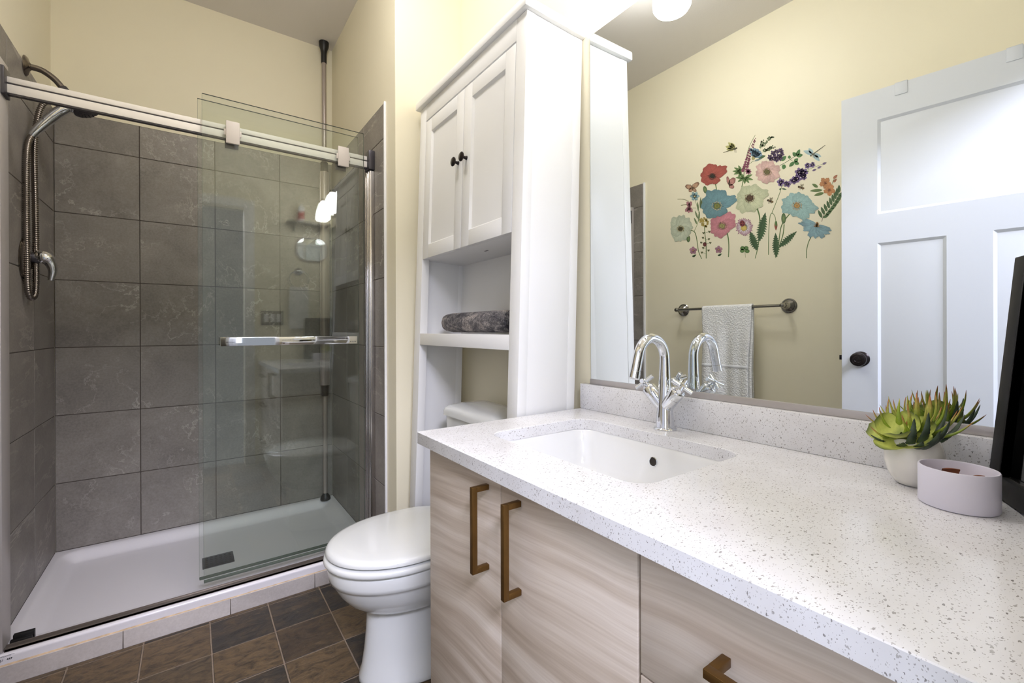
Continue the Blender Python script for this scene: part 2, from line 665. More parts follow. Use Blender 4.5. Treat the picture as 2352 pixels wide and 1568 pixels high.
# ------------------------------------------------------------------ room shell
H = 2.767
XL, XW, YB, YF = -1.515, -0.314, 2.823, -0.06
YR = 1.797          # face of the wall beside the shower
def wall(name, boxes, mat):
    b = MB()
    for q in boxes:
        b.box(*q)
    return struct(b.build(name, mat))
wall('wall_left', [(XL - 0.1, XL, YF - 0.1, YB + 0.1, 0, H)], M['cream'])
wall('wall_back', [(XL, 0.1, YB, YB + 0.1, 0, H)], M['cream'])
wall('wall_right', [(0.0, 0.1, YF - 0.1, YB, 0, H)], M['cream'])
wall('wall_inner', [(XW, 0.0, YR, YB, 0, H)], M['cream'])
DX0, DX1 = -1.36, -0.66
wall('wall_front', [(XL, DX0, YF - 0.1, YF, 0, H), (DX1, 0.0, YF - 0.1, YF, 0, H), (DX0, DX1, YF - 0.1, YF, 2.07, H)], M['cream'])
wall('ceiling', [(XL - 0.1, 0.1, YF - 0.1, YB + 0.1, H, H + 0.1)], M['ceil'])
b = MB()
for z0, z1, x0, x1 in ((0, 2.13, DX1, DX1 + 0.07), (0, 2.13, DX0 - 0.07, DX0), (2.07, 2.14, DX0, DX1)):
    b.box(x0, x1, YF, YF + 0.014, z0, z1, 0.004)
struct(b.build('trim_1', M['white_paint']))

# floor of slate-look tiles
b = MB()
b.box(XL, 0.0, YF - 0.1, YB, -0.05, -0.0015, mat=1)
P = 0.1905
i0, i1 = math.floor((XL + 0.765) / P), math.ceil(0.765 / P)
j0, j1 = math.floor((YF - 0.1 - 1.805) / P), math.ceil((2.016 - 1.805) / P)
for i in range(i0, i1):
    for j in range(j0, j1):
        x0, x1 = max(XL, -0.765 + i * P), min(0, -0.765 + (i + 1) * P)
        y0, y1 = max(YF - 0.1, 1.805 + j * P), min(2.012, 1.805 + (j + 1) * P)
        if x1 - x0 < 0.01 or y1 - y0 < 0.01:
            continue
        b.box(x0 + 0.0022, x1 - 0.0022, y0 + 0.0022, y1 - 0.0022, -0.006, 0.0, 0.0012, 1)
struct(b.build('floor', [M['slate'], M['floor_grout']]))

# stone tile on the three shower walls
ROWS = [0.095, 0.400, 0.705, 1.010, 1.3145, 1.619, 1.924, 2.077]
def tiled(name, cuts, mk, low_from=None):
    b = MB()
    g = 0.0017
    for a0, a1 in zip(cuts[:-1], cuts[1:]):
        rows = list(zip(ROWS[:-1], ROWS[1:]))
        for z0, z1 in rows:
            b.box(*mk(a0 + g, a1 - g, 1.0), z0 + g, z1 - g, 0.0008, 1)
    b.box(*mk(cuts[0] + 0.0005, cuts[-1] - 0.0005, 0.85), 0.0, ROWS[-1], mat=1)
    if low_from is not None:
        b.box(*mk(cuts[0] + g, low_from, 1.0), 0.002, ROWS[0] - g, 0.0008, 1)
    return struct(b.build(name, [M['tile'], M['grout']]))
tiled('wall_shower_left', [1.95, 2.19, 2.495, 2.813], lambda a, c, k: (XL, XL + 0.010 * k, a, c), 2.008)
tiled('wall_shower_back', [XL + 0.010, -1.21, -0.9052, -0.6004, XW - 0.008], lambda a, c, k: (a, c, YB - 0.010 * k, YB))
tiled('wall_shower_right', [1.914, 2.19, 2.495, 2.813], lambda a, c, k: (XW - 0.008 * k, XW, a, c), 2.008)
for nm, q in (('trim_2', (XW - 0.0095, XW, 1.902, 1.9135, 0, 2.081)), ('trim_3', (XL, XL + 0.0115, 1.936, 1.9495, 0, 2.081))):
    b = MB()
    b.box(*q, 0.002)
    struct(b.build(nm, M['white_paint']))

# ------------------------------------------------------------------ shower pan, curb
XS0, XS1, YS0, YS1 = XL + 0.010, XW - 0.008, 2.018, 2.813
pan = thing('shower_pan', 'white textured acrylic shower pan with raised threshold, behind the tiled curb', 'shower pan', (-0.9, 2.4, 0))
def pan_h(x, y):
    # distance inside the basin outline
    cx, cy = (XS0 + XS1) / 2, (2.085 + 2.79) / 2
    hx, hy, r = (XS1 - XS0) / 2 - 0.022, (2.79 - 2.085) / 2, 0.07
    qx, qy = abs(x - cx) - (hx - r), abs(y - cy) - (hy - r)
    d = math.hypot(max(qx, 0), max(qy, 0)) + min(max(qx, qy), 0) - r
    s = smoothstep(0.0, 0.06, -d)
    dr = math.hypot(x + 0.91, y - 2.415)
    low = 0.046 + 0.010 * smoothstep(0, 0.6, dr)
    top = 0.094
    h = top + (low - top) * s
    if y < YS0 + 0.010:
        h -= 0.010 * (1 - math.sqrt(max(0, 1 - ((YS0 + 0.010 - y) / 0.010) ** 2)))
    return h
b = MB()
nx, ny = 130, 110
xs = [XS0 + (XS1 - XS0) * i / nx for i in range(nx + 1)]
ys = [YS0 + 0.03 * (1 - math.cos(PI / 2 * j / 10)) ** 1.3 for j in range(10)] + [YS0 + 0.03 + (YS1 - YS0 - 0.03) * j / (ny - 10) for j in range(ny - 9)]
rows = [[(x, y, pan_h(x, y)) for x in xs] for y in ys]
rows = [[(x, YS0, 0.0) for x in xs], [(x, YS0, 0.06) for x in xs], [(x, YS0, 0.083) for x in xs]] + rows
b.loft(rows, closed=False)
b.build('basin', M['acrylic'], pan, smooth=50)
b = MB()
b.box(-0.972, -0.853, 2.358, 2.474, 0.044, 0.0492, 0.002)
dg = b.build('drain_cover', M['dark_metal'], pan)
b = MB()
for i in range(6):
    for j in range(5):
        x, y = -0.96 + i * 0.0175, 2.372 + j * 0.0195
        b.box(x, x + 0.010, y, y + 0.008, 0.0485, 0.0496)
b.build('slots', M['black'], dg)
b = MB()      # approval marks printed on the face of the threshold
YP = YS0 - 0.0002
def mark(pts):
    b.poly([(x, YP, z) for x, z in pts])
mark([(-1.502, 0.0895), (-1.455, 0.0895), (-1.455, 0.0903), (-1.502, 0.0903)])
for k in range(9):
    x = -1.502 + k * 0.0045
    mark([(x, 0.0872), (x + 0.0035, 0.0872), (x + 0.0035, 0.0882), (x, 0.0882)])
cx, cz = -1.487, 0.0790
star = []
for k in range(10):
    rr = 0.0052 if k % 2 == 0 else 0.0023
    star.append((cx + rr * math.sin(PI * k / 5), cz + rr * math.cos(PI * k / 5)))
b.poly([(x, YP, z) for x, z in star])
for cx0, r0 in ((-1.487, 0.0078), (-1.466, 0.0062)):
    for k in range(14):
        a0, a1 = PI * (1.05 + k * 0.075), PI * (1.05 + (k + 1) * 0.075)
        mark([(cx0 + r0 * math.cos(a0), 0.0795 + r0 * 0.8 * math.sin(a0)), (cx0 + r0 * math.cos(a1), 0.0795 + r0 * 0.8 * math.sin(a1)),
              (cx0 + (r0 - 0.0012) * math.cos(a1), 0.0795 + (r0 - 0.0012) * 0.8 * math.sin(a1)), (cx0 + (r0 - 0.0012) * math.cos(a0), 0.0795 + (r0 - 0.0012) * 0.8 * math.sin(a0))])
for k in range(3):
    x = -1.4705 + k * 0.0036
    mark([(x, 0.0768), (x + 0.0024, 0.0768), (x + 0.0024, 0.0806), (x, 0.0806)])
b.build('printed_marks', M['ink'], pan)

b = MB()
cj = [XS0, -1.201, -0.890, -0.589, XS1]
for x0, x1 in zip(cj[:-1], cj[1:]):
    b.box(x0 + 0.001, x1 - 0.001, 2.012, 2.0175, 0.0, 0.0605, 0.001, 1)
b.box(XS0, XS1, 2.0133, 2.0176, 0.0, 0.059, mat=1)
struct(b.build('trim_4', [M['curb_tile'], M['grout']]))
b = MB()
n = 160
lo, hi, fr = [], [], []
for i in range(n + 1):
    x = XS0 + (XS1 - XS0) * i / n
    wob = 0.0012 * noise.noise((x * 30, 0, 0)) + 0.0016 * smoothstep(-0.7, -1.4, x)
    lo.append((x, 2.0131, 0.0600))
    hi.append((x, 2.0176, 0.0618 + 0.0012 + wob))
b.loft([lo, hi], closed=False)
struct(b.build('trim_5', M['caulk']))

# ------------------------------------------------------------------ shower enclosure
enc = thing('shower_enclosure', 'satin aluminium shower door frame with top rail, wall jambs and sill track', 'shower frame', (-0.9, 2.06, 0.094))
b = MB()
yr0, yr1 = 2.056, 2.074
b.box(-1.478, -0.345, yr0 + 0.006, yr1, 1.833, 1.881, 0.001)
b.box(-1.478, -0.345, yr0, yr0 + 0.008, 1.8645, 1.8825, 0.0015)
b.box(-1.478, -0.345, yr0, yr0 + 0.008, 1.832, 1.8595, 0.0015)
b.build('top_rail', M['alu_bright'], enc)
b = MB()
b.box(-1.478, -0.345, yr0 + 0.004, yr0 + 0.0063, 1.859, 1.865)
b.box(-1.478, -0.345, yr0 + 0.003, yr1 + 0.002, 1.8275, 1.8325)
b.build('rail_groove', M['dark_metal'], enc)
for x0, x1 in ((XS0 + 0.0005, -1.474), (-0.350, XS1 - 0.0005)):
    b = MB()
    b.box(x0, x1, 2.028, 2.090, 1.818, 1.905, 0.003)
    b.build('wall_bracket', M['dark_metal'], enc)
for x0, x1, y0, y1 in ((XS0 + 0.0005, -1.482, 2.026, 2.104), (-0.344, XS1 - 0.0005, 2.034, 2.110)):
    b = MB()
    b.box(x0, x1, y0, y1, 0.0955, 1.813 if x0 > -1 else 1.93, 0.002)
    for k in range(0 if x0 < -1 else 3):
        yy = y0 + 0.012 + k * 0.022
        xx = x1 if x0 < -1 else x0
        b.box(xx - 0.003, xx + 0.003, yy, yy + 0.010, 0.0955, 1.812, 0.002)
    b.build('jamb', M['jamb'] if x0 < -1 else M['alu'], enc)
b = MB()
b.box(-1.480, -0.346, 2.029, 2.054, 0.0945, 0.1035, 0.0012)
b.box(-1.480, -0.346, 2.029, 2.032, 0.0945, 0.1065, 0.0008)
b.box(-1.480, -0.346, 2.051, 2.054, 0.0945, 0.1065, 0.0008)
b.build('sill_track', M['sill'], enc)
b = MB()
b.box(-1.474, -1.425, 2.0545, 2.068, 0.0945, 0.112, 0.0015)
b.box(-1.470, -1.422, 2.068, 2.082, 0.0945, 0.122, 0.0015)
b.build('bumper_stop', M['black'], enc)

def pane(name, label, x0, x1, y, z0, z1):
    r = thing(name, label, 'shower door', ((x0 + x1) / 2, y, z0))
    b = MB()
    b.box(x0, x1, y, y + 0.007, z0, z1)
    b.build('glass_panel', M['glass'], r)
    b = MB()
    e = 0.0006
    b.box(x0 - e, x0, y + 0.0002, y + 0.0068, z0, z1)
    b.box(x1, x1 + e, y + 0.0002, y + 0.0068, z0, z1)
    b.box(x0 - e, x1 + e, y + 0.0002, y + 0.0068, z1, z1 + e)
    b.build('polished_edge', M['glass_edge'], r)
    b = MB()
    b.box(x0, x1, y - 0.001, y + 0.008, z0 - 0.004, z0 + 0.005, 0.001)
    b.build('bottom_seal', M['glass_edge'], r)
    return r
FY = 2.044
front = pane('sliding_shower_door', 'clear glass sliding shower door carrying the long flat chrome handle', -0.9725, -0.369, FY, 0.136, 1.978)
rear = pane('fixed_shower_panel', 'clear glass shower panel standing just behind the handled sliding door', -0.986, -0.383, 2.078, 0.136, 1.969)
for x in (-0.8975, -0.4825):
    b = MB()
    b.box(x, x + 0.0455, FY - 0.012, FY - 0.0005, 1.807, 1.893, 0.002)
    c = b.build('roller_clamp', M['clamp'], front)
    b = MB()
    b.box(x - 0.006, x + 0.004, FY - 0.006, FY - 0.001, 1.838, 1.862, 0.002)
    b.box(x + 0.042, x + 0.052, FY - 0.006, FY - 0.001, 1.838, 1.862, 0.002)
    b.build('retainer_clip', M['clamp'], c)
    b = MB()
    b.box(x - 0.002, x + 0.044, 2.0755, 2.0775, 1.800, 1.86, 0.001)
    b.build('roller_back', M['dark_metal'], front)
b = MB()
hx0, hx1, hz0, hz1 = -0.920, -0.415, 1.0255, 1.0585
b.box(hx0, hx1, FY - 0.050, FY - 0.040, hz0, hz1, 0.0012)
for x in (hx0 + 0.004, hx1 - 0.03):
    b.box(x, x + 0.026, FY - 0.041, FY - 0.0002, hz0 + 0.004, hz1 - 0.004, 0.001)
hb = b.build('towel_handle', M['chrome'], front)
hb['label'] = 'flat polished chrome towel handle'
fc = bpy.data.curves.new('handle_lettering', 'FONT')
fc.body = 'MAAX'
fc.size = 0.0075
fc.extrude = 0.0001
fc.space_character = 1.5
fo = bpy.data.objects.new('handle_lettering', fc)
COL.objects.link(fo)
fo.data.materials.append(M['dark_metal'])
fo.parent = hb
fo.location = Vector((-0.446, FY - 0.0502, 1.032)) - front.location
fo.rotation_euler = (PI / 2, 0, 0)

# ------------------------------------------------------------------ shower plumbing
XT = XL + 0.010
sa = thing('shower_mount', 'dark nickel shower arm with round flange high on the tiled wall', 'shower arm', (XT, 2.39, 2.066))
b = MB()
b.lathe([(0.036, 0.0005), (0.036, 0.003), (0.030, 0.009), (0.016, 0.013), (0.013, 0.016)], (XT, 2.39, 2.066), (1, 0, 0))
b.build('flange', M['nickel'], sa)
b = MB()
arm = spline([(XT + 0.012, 2.39, 2.066), (XT + 0.045, 2.39, 2.062), (XT + 0.078, 2.39, 2.040), (XT + 0.105, 2.39, 2.006)], 8)
b.tube(arm, 0.0108, 18)
b.build('arm_pipe', M['nickel'], sa)
b = MB()
d = (arm[-1] - arm[-4]).normalized()
p0 = arm[-1] - d * 0.012
b.lathe([(0.0125, 0), (0.0145, 0.004), (0.0145, 0.022), (0.012, 0.024), (0.017, 0.028), (0.019, 0.036), (0.019, 0.062), (0.015, 0.070)], p0, d, 24)
b.build('swivel_holder', M['dark_metal'], sa)

hs = thing('hand_shower', 'chrome handheld shower head with dark spray face hanging from the shower arm', 'hand shower', (-1.40, 2.39, 1.80))
b = MB()
hp = [(-1.487, 2.385, 1.808), (-1.478, 2.386, 1.826), (-1.462, 2.388, 1.853), (-1.440, 2.39, 1.886), (-1.415, 2.39, 1.919), (-1.388, 2.39, 1.944), (-1.362, 2.39, 1.960)]
b.tube(spline(hp, 6), [0.0115 + 0.0075 * min(1, k / 20) - 0.004 * smoothstep(26, 36, k) for k in range(37)], 20)
b.build('handle', M['chrome'], hs)
b = MB()
ax = Vector((0.42, -0.12, -0.90)).normalized()
hc = Vector((-1.340, 2.388, 1.948))
b.lathe([(0.006, -0.026), (0.026, -0.020), (0.040, -0.008), (0.044, 0.004), (0.043, 0.008)], hc, ax, 36)
b.build('head', M['chrome'], hs)
b = MB()
b.lathe([(0.041, 0.0075), (0.041, 0.010), (0.036, 0.013), (0.0, 0.0145)], hc, ax, 36)
u = ax.orthogonal().normalized()
v = ax.cross(u)
for rr, nn in ((0.011, 6), (0.021, 11), (0.031, 16)):
    for k in range(nn):
        a = 2 * PI * k / nn
        c0 = hc + (u * math.cos(a) + v * math.sin(a)) * rr + ax * 0.0125
        b.cyl(c0, c0 + ax * 0.0035, 0.0017, 0.001, 6)
b.build('spray_face', M['dark_metal'], hs)
b = MB()
hosep = spline([(-1.488, 2.384, 1.806), (-1.4925, 2.365, 1.770), (-1.4925, 2.345, 1.700), (-1.492, 2.338, 1.52), (-1.491, 2.338, 1.34), (-1.490, 2.340, 1.245),
                (-1.487, 2.350, 1.212), (-1.483, 2.372, 1.208), (-1.480, 2.392, 1.235), (-1.480, 2.400, 1.33), (-1.482, 2.402, 1.55), (-1.484, 2.402, 1.74), (-1.478, 2.398, 1.85), (-1.460, 2.393, 1.935), (-1.425, 2.39, 1.968), (-1.398, 2.39, 1.972)], 24)
L = [0.0]
for p, q in zip(hosep[:-1], hosep[1:]):
    L.append(L[-1] + (q - p).length)
npt = int(L[-1] / 0.0019)
pts, rad, k = [], [], 0
for i in range(npt):
    s = L[-1] * i / (npt - 1)
    while k < len(L) - 2 and L[k + 1] < s:
        k += 1
    f = (s - L[k]) / max(1e-9, L[k + 1] - L[k])
    pts.append(hosep[k].lerp(hosep[k + 1], min(1, f)))
    rad.append((0.0094, 0.0102, 0.0094, 0.0080)[i % 4])
b.tube(pts, rad, 10)
b.build('hose', M['nickel'], hs, smooth=80)

va = thing('shower_valve', 'round dark nickel shower valve plate with chrome lever on the tiled wall', 'shower valve', (XT, 2.385, 1.345))
b = MB()
b.lathe([(0.085, 0.0005), (0.086, 0.003), (0.080, 0.008), (0.060, 0.0095), (0.034, 0.011), (0.030, 0.016), (0.0, 0.017)], (XT, 2.385, 1.345), (1, 0, 0), 56)
b.build('escutcheon', M['nickel'], va)
b = MB()
b.lathe([(0.019, 0.010), (0.019, 0.030), (0.016, 0.034)], (XT, 2.395, 1.358), (1, 0, 0), 24)
b.build('valve_stem', M['dark_metal'], va)
b = MB()
lv = spline([(XT + 0.028, 2.395, 1.358), (XT + 0.040, 2.395, 1.362), (XT + 0.056, 2.395, 1.354), (XT + 0.066, 2.395, 1.335), (XT + 0.070, 2.395, 1.312), (XT + 0.066, 2.395, 1.285), (XT + 0.0645, 2.395, 1.276)], 6)
b.tube(lv, [0.020 + 0.006 * math.sin(PI * min(1, i / 16)) - 0.011 * smoothstep(8, 34, i) for i in range(37)], 20)
b.build('lever', M['chrome'], va)

px, py = -0.373, 2.764
po = thing('tension_pole', 'silver corner tension pole with black ends standing in the far shower corner', 'shower pole', (px, py, 0.094))
b = MB()
b.lathe([(0.028, 0.0945), (0.028, 0.104), (0.022, 0.118), (0.014, 0.128), (0.013, 0.132)], (px, py, 0), (0, 0, 1), 28)
b.build('foot', M['black'], po)
b = MB()
b.cyl((px, py, 0.131), (px, py, 0.72), 0.0125, seg=24)
b.build('lower_tube', M['pole'], po)
b = MB()
b.cyl((px, py, 0.70), (px, py, 0.765), 0.019, 0.021, 24, 0.003)
b.build('locking_collar', M['black'], po)
b = MB()
b.lathe([(0.025, 0.764), (0.0265, 0.766), (0.0265, 2.005), (0.025, 2.008)], (px, py, 0), (0, 0, 1), 28)
for k in range(6):
    a = 2 * PI * k / 6 + 0.3
    b.box(px + 0.0245 * math.cos(a) - 0.003, px + 0.0245 * math.cos(a) + 0.003, py + 0.0245 * math.sin(a) - 0.003, py + 0.0245 * math.sin(a) + 0.003, 0.766, 2.004, 0.001)
b.build('sleeve', M['pole'], po)
b = MB()
b.cyl((px, py, 2.006), (px, py, 2.066), 0.0205, seg=24, bev=0.003)
b.build('foam_grip', M['foam'], po)
b = MB()
b.cyl((px, py, 2.06), (px, py, 2.665), 0.0125, seg=24)
b.build('upper_tube', M['pole'], po)
b = MB()
b.lathe([(0.0145, 2.645), (0.0155, 2.65), (0.0155, 2.70), (0.019, 2.722), (0.027, 2.742), (0.028, 2.7665)], (px, py, 0), (0, 0, 1), 28)
b.build('top_cap', M['black'], po)

# ------------------------------------------------------------------ over-toilet cabinet (leans a little towards the wall)
TH = math.atan(0.0345)
KZ = math.tan(TH)
CY0, CY1 = 1.015, 1.745
CF = -0.222 - 0.0345 * 2.005
cab = thing('storage_cabinet', 'tall white over-toilet storage cabinet with two doors and an open shelf', 'cabinet', (CF, 1.38, 0.0), (0, TH, 0))
Y0 = 1.38
D = 0.222
def cb(b, u0, u1, y0, y1, z0, z1, bev=0.0012):
    b.box(u0, u1, y0 - Y0, y1 - Y0, z0, z1, bev)
for side, (ya, yb) in (('a', (CY0, CY0 + 0.05)), ('b', (CY1 - 0.055, CY1))):
    b = MB()
    b.prism([(0, 0.0), (0.032, 0.032 * KZ), (0.032, 2.005), (0, 2.005)], ya - Y0, yb - Y0, lambda a, c, h: Vector((a, h, c)), 0.0012)
    y2, y3 = (ya, ya + 0.018) if side == 'a' else (yb - 0.018, yb)
    b.prism([(0.030, 0.030 * KZ), (D - 0.032, (D - 0.032) * KZ), (D - 0.032, 2.005), (0.030, 2.005)], y2 + (0.0015 if side == 'a' else 0.0) - Y0, y3 - (0.0 if side == 'a' else 0.0015) - Y0, lambda a, c, h: Vector((a, h, c)), 0.0008)
    b.prism([(D - 0.033, (D - 0.033) * KZ), (D - 0.002, (D - 0.002) * KZ), (D - 0.002, 2.005), (D - 0.033, 2.005)], y2 - Y0, y3 - Y0, lambda a, c, h: Vector((a, h, c)), 0.0012)
    b.build('side_panel', M['cabinet'], cab, local=True)
YI0, YI1 = CY0 + 0.05, CY1 - 0.055
b = MB()
cb(b, -0.016, D + 0.001, CY0 - 0.013, CY1 + 0.022, 2.006, 2.036, 0.005)
b.build('crown', M['cabinet'], cab, local=True)
b = MB()
cb(b, 0.0, 0.020, YI0, YI1, 1.940, 2.0055)
b.build('top_rail', M['cabinet'], cab, local=True)
b = MB()
cb(b, 0.022, D - 0.012, CY0 + 0.018, CY1 - 0.018, 1.374, 1.392)
b.build('cabinet_floor', M['cabinet'], cab, local=True)
b = MB()
cb(b, D - 0.012, D - 0.005, CY0 + 0.0175, CY1 - 0.0175, 1.03, 2.0)
b.build('back_panel', M['cabinet'], cab, local=True)
b = MB()
cb(b, 0.0, 0.022, YI0 + 0.0005, YI1 - 0.0005, 1.025, 1.071)
cb(b, 0.021, D - 0.013, CY0 + 0.0185, CY1 - 0.0185, 1.052, 1.0705)
b.build('shelf', M['cabinet'], cab, local=True)
ym = 1.3715
for (ya, yb, ky) in ((YI0 + 0.002, ym - 0.0012, ym - 0.026), (ym + 0.0012, YI1 - 0.002, ym + 0.032)):
    z0, z1 = 1.372, 1.934
    b = MB()
    sw = 0.052
    cb(b, 0.0, 0.018, ya, ya + sw, z0, z1, 0.0012)
    cb(b, 0.0, 0.018, yb - sw, yb, z0, z1, 0.0012)
    cb(b, 0.0, 0.018, ya + sw, yb - sw, z0, z0 + 0.052, 0.0012)
    cb(b, 0.0, 0.018, ya + sw, yb - sw, z1 - 0.052, z1, 0.0012)
    dr = b.build('door', M['cabinet'], cab, local=True)
    b = MB()
    cb(b, 0.008, 0.014, ya + sw - 0.006, yb - sw + 0.006, z0 + 0.046, z1 - 0.046, 0.0)
    e = 0.0065
    qy0, qy1, qz0, qz1 = ya + sw - Y0, yb - sw - Y0, z0 + 0.052, z1 - 0.052
    b.loft([[(0.0003, qy0, qz0), (0.0003, qy1, qz0), (0.0003, qy1, qz1), (0.0003, qy0, qz1)],
            [(0.0079, qy0 + e, qz0 + e), (0.0079, qy1 - e, qz0 + e), (0.0079, qy1 - e, qz1 - e), (0.0079, qy0 + e, qz1 - e)]], cap0=False, cap1=False)
    b.build('door_panel', M['cabinet'], dr, local=True, smooth=10)
    b = MB()
    b.lathe([(0.0075, 0.0), (0.0055, 0.004), (0.0048, 0.012), (0.006, 0.016), (0.0155, 0.019), (0.0165, 0.022), (0.013, 0.025), (0.0, 0.0262)], (0.0, ky - Y0, 1.679), (-1, 0, 0), 28)
    k = b.build('knob', M['oil_bronze'], dr, local=True)
    k['label'] = 'dark bronze mushroom knob'
b = MB()
b.box(0.100, 0.106, 1.355 - Y0, 1.375 - Y0, 1.3732, 1.3741)
b.build('shelf_pin', M['dark_metal'], cab, local=True)

# rolled mat on the cabinet shelf
b = MB()
spz, spx, ra = 0.0, 0.0, 0.0455
sp = []
N = 150
for i in range(N + 1):
    t = i / N
    ang = 2 * PI * 3.3 * t - 0.5 * PI
    r = 0.007 + (ra - 0.0055 - 0.007) * t
    sp.append((r * math.cos(ang), r * math.sin(ang) * 0.96))
ring_o, ring_i = [], []
for i, (a, c) in enumerate(sp):
    r = math.hypot(a, c)
    th = 0.0042
    ring_o.append((a * (1 + th / r), c * (1 + th / r)))
    ring_i.append((a * (1 - th / r), c * (1 - th / r)))
outline = ring_o + ring_i[::-1]
RX, RZ = CF + 0.0345 * 1.07 + 0.083, 1.1145
loops = []
for j in range(31):
    y = 1.160 + 0.435 * j / 30
    e = 1.0 - 0.10 * (smoothstep(0.9, 1.0, j / 30) + smoothstep(0.1, 0.0, j / 30) * 0.5)
    loops.append([(RX + a * e + 0.0012 * noise.noise((y * 40, a * 60, c * 60)), y + 0.006 * noise.noise((a * 60, c * 60, 3)) * (1 if j in (0, 30) else 0), RZ + c * e) for a, c in outline])
b.loft(loops, cap0=False, cap1=False)
n_ = len(sp)
for lp, sgn in ((loops[0], 1), (loops[-1], -1)):
    for i in range(n_ - 1):
        q = (lp[i], lp[i + 1], lp[2 * n_ - 2 - i], lp[2 * n_ - 1 - i])
        b.poly(q)
tag(b.build('rolled_mat', M['rug'], smooth=60), 'dark grey mottled bath mat rolled up on the white cabinet shelf', 'bath mat')

# ------------------------------------------------------------------ toilet
def egg(xf, xb, xw, hw, z, n=56, eb=2.6, cy=1.39):
    pts = []
    for k in range(n):
        a = 2 * PI * k / n
        c, s = math.cos(a), math.sin(a)
        if c < 0:
            x = xw + (xw - xf) * c
            y = hw * s
        else:
            e = 2 / eb
            x = xw + (xb - xw) * (abs(c) ** e)
            y = hw * math.copysign(abs(s) ** e, s)
        pts.append((x, cy + y, z))
    return pts
to = thing('toilet', 'white two-piece toilet with closed lid standing beside the wood vanity', 'toilet', (-0.38, 1.39, 0))
b = MB()
prof = [(-0.588, -0.13, -0.36, 0.118, 0.0), (-0.592, -0.13, -0.36, 0.122, 0.006), (-0.590, -0.13, -0.36, 0.119, 0.018), (-0.582, -0.13, -0.36, 0.108, 0.045),
        (-0.574, -0.13, -0.36, 0.098, 0.10), (-0.569, -0.13, -0.36, 0.093, 0.16), (-0.567, -0.13, -0.36, 0.092, 0.20), (-0.566, -0.13, -0.36, 0.094, 0.217),
        (-0.572, -0.13, -0.38, 0.102, 0.2215), (-0.595, -0.12, -0.40, 0.122, 0.235), (-0.628, -0.11, -0.41, 0.146, 0.262), (-0.652, -0.10, -0.42, 0.162, 0.293),
        (-0.667, -0.09, -0.43, 0.171, 0.322), (-0.671, -0.09, -0.43, 0.174, 0.331), (-0.6765, -0.09, -0.43, 0.1785, 0.3335), (-0.679, -0.08, -0.43, 0.180, 0.345),
        (-0.681, -0.08, -0.43, 0.181, 0.372), (-0.677, -0.08, -0.43, 0.178, 0.380), (-0.665, -0.09, -0.43, 0.168, 0.382)]
b.loft([egg(a, c, e, h, z) for a, c, e, h, z in prof])
b.build('bowl', M['porcelain'], to, smooth=60)
b = MB()
pr = [(0.010, 0.3835), (0.003, 0.3845), (0.0, 0.389), (0.0005, 0.397), (0.004, 0.4025), (0.012, 0.4045), (0.03, 0.405)]
b.loft([egg(-0.692 + i, -0.235 - i, -0.45, 0.189 - i, z, 64, 3.2) for i, z in pr])
b.build('seat', M['seat'], to, smooth=60)
b = MB()
pr = [(0.014, 0.4095), (0.005, 0.4100), (0.0, 0.4125), (0.0, 0.4185), (0.003, 0.4245), (0.009, 0.4285), (0.020, 0.4310), (0.050, 0.4335), (0.052, 0.4337), (0.10, 0.4352), (0.16, 0.4362)]
b.loft([egg(-0.686 + i, -0.235 - min(i, 0.03), -0.45, 0.186 - i, z, 64, 3.2) for i, z in pr])
b.build('lid', M['seat'], to, smooth=60)
for y in (1.32, 1.46):
    b = MB()
    b.cyl((-0.232, y - 0.02, 0.408), (-0.232, y + 0.02, 0.408), 0.011, seg=20, bev=0.003)
    b.box(-0.245, -0.219, y - 0.017, y + 0.017, 0.3825, 0.402, 0.003)
    b.build('hinge', M['seat'], to)
b = MB()
loops = []
for z, hx, hy, r in ((0.372, 0.080, 0.165, 0.03), (0.40, 0.086, 0.175, 0.03), (0.60, 0.092, 0.186, 0.03), (0.752, 0.095, 0.190, 0.03)):
    loops.append([(x, y, z) for x, y in rrect(-0.110, 1.39, hx, hy, r, 8)])
b.loft(loops)
b.build('tank', M['porcelain'], to, smooth=60)
b = MB()
loops = []
for z, i, r in ((0.753, 0.006, 0.03), (0.756, 0.0, 0.034), (0.772, 0.0, 0.034), (0.784, 0.004, 0.036), (0.794, 0.016, 0.04), (0.803, 0.045, 0.03), (0.806, 0.080, 0.012)):
    loops.append([(x, y, z) for x, y in rrect(-0.112, 1.39, 0.102 - i, 0.200 - i * 1.35, r, 8)])
b.loft(loops)
b.build('tank_lid', M['porcelain'], to, smooth=60)

# ------------------------------------------------------------------ vanity
XD = -0.545
YV0, YV1, YVM = YF, 0.982, 0.3675
ZB = 0.8128
def pull(parent, y, z, vertical=True):
    b = MB()
    e = 0.0007
    if vertical:
        b.box(XD - 0.0375, XD - 0.0265, y - 0.005, y + 0.005, z - 0.0815, z + 0.0815, e)
        for s in (-1, 1):
            zz = z + s * 0.0765
            b.box(XD - 0.027, XD - 0.0003, y - 0.005, y + 0.005, zz - 0.005, zz + 0.005, e)
    else:
        b.box(XD - 0.0375, XD - 0.0265, y - 0.0815, y + 0.0815, z - 0.005, z + 0.005, e)
        for s in (-1, 1):
            yy = y + s * 0.0765
            b.box(XD - 0.027, XD - 0.0003, yy - 0.005, yy + 0.005, z - 0.005, z + 0.005, e)
    h = b.build('handle', M['bronze'], parent)
    h['label'] = 'square antique bronze bar pull'
    return h
v1 = thing('vanity_cabinet', 'pale wood vanity cabinet with two doors under the sink', 'vanity', (-0.28, 0.67, 0))
b = MB()
b.box(XD + 0.0185, -0.004, YVM, YVM + 0.016, 0.085, ZB - 0.001)
b.box(XD + 0.0185, -0.004, YV1 - 0.018, YV1 - 0.0022, 0.085, ZB - 0.001)
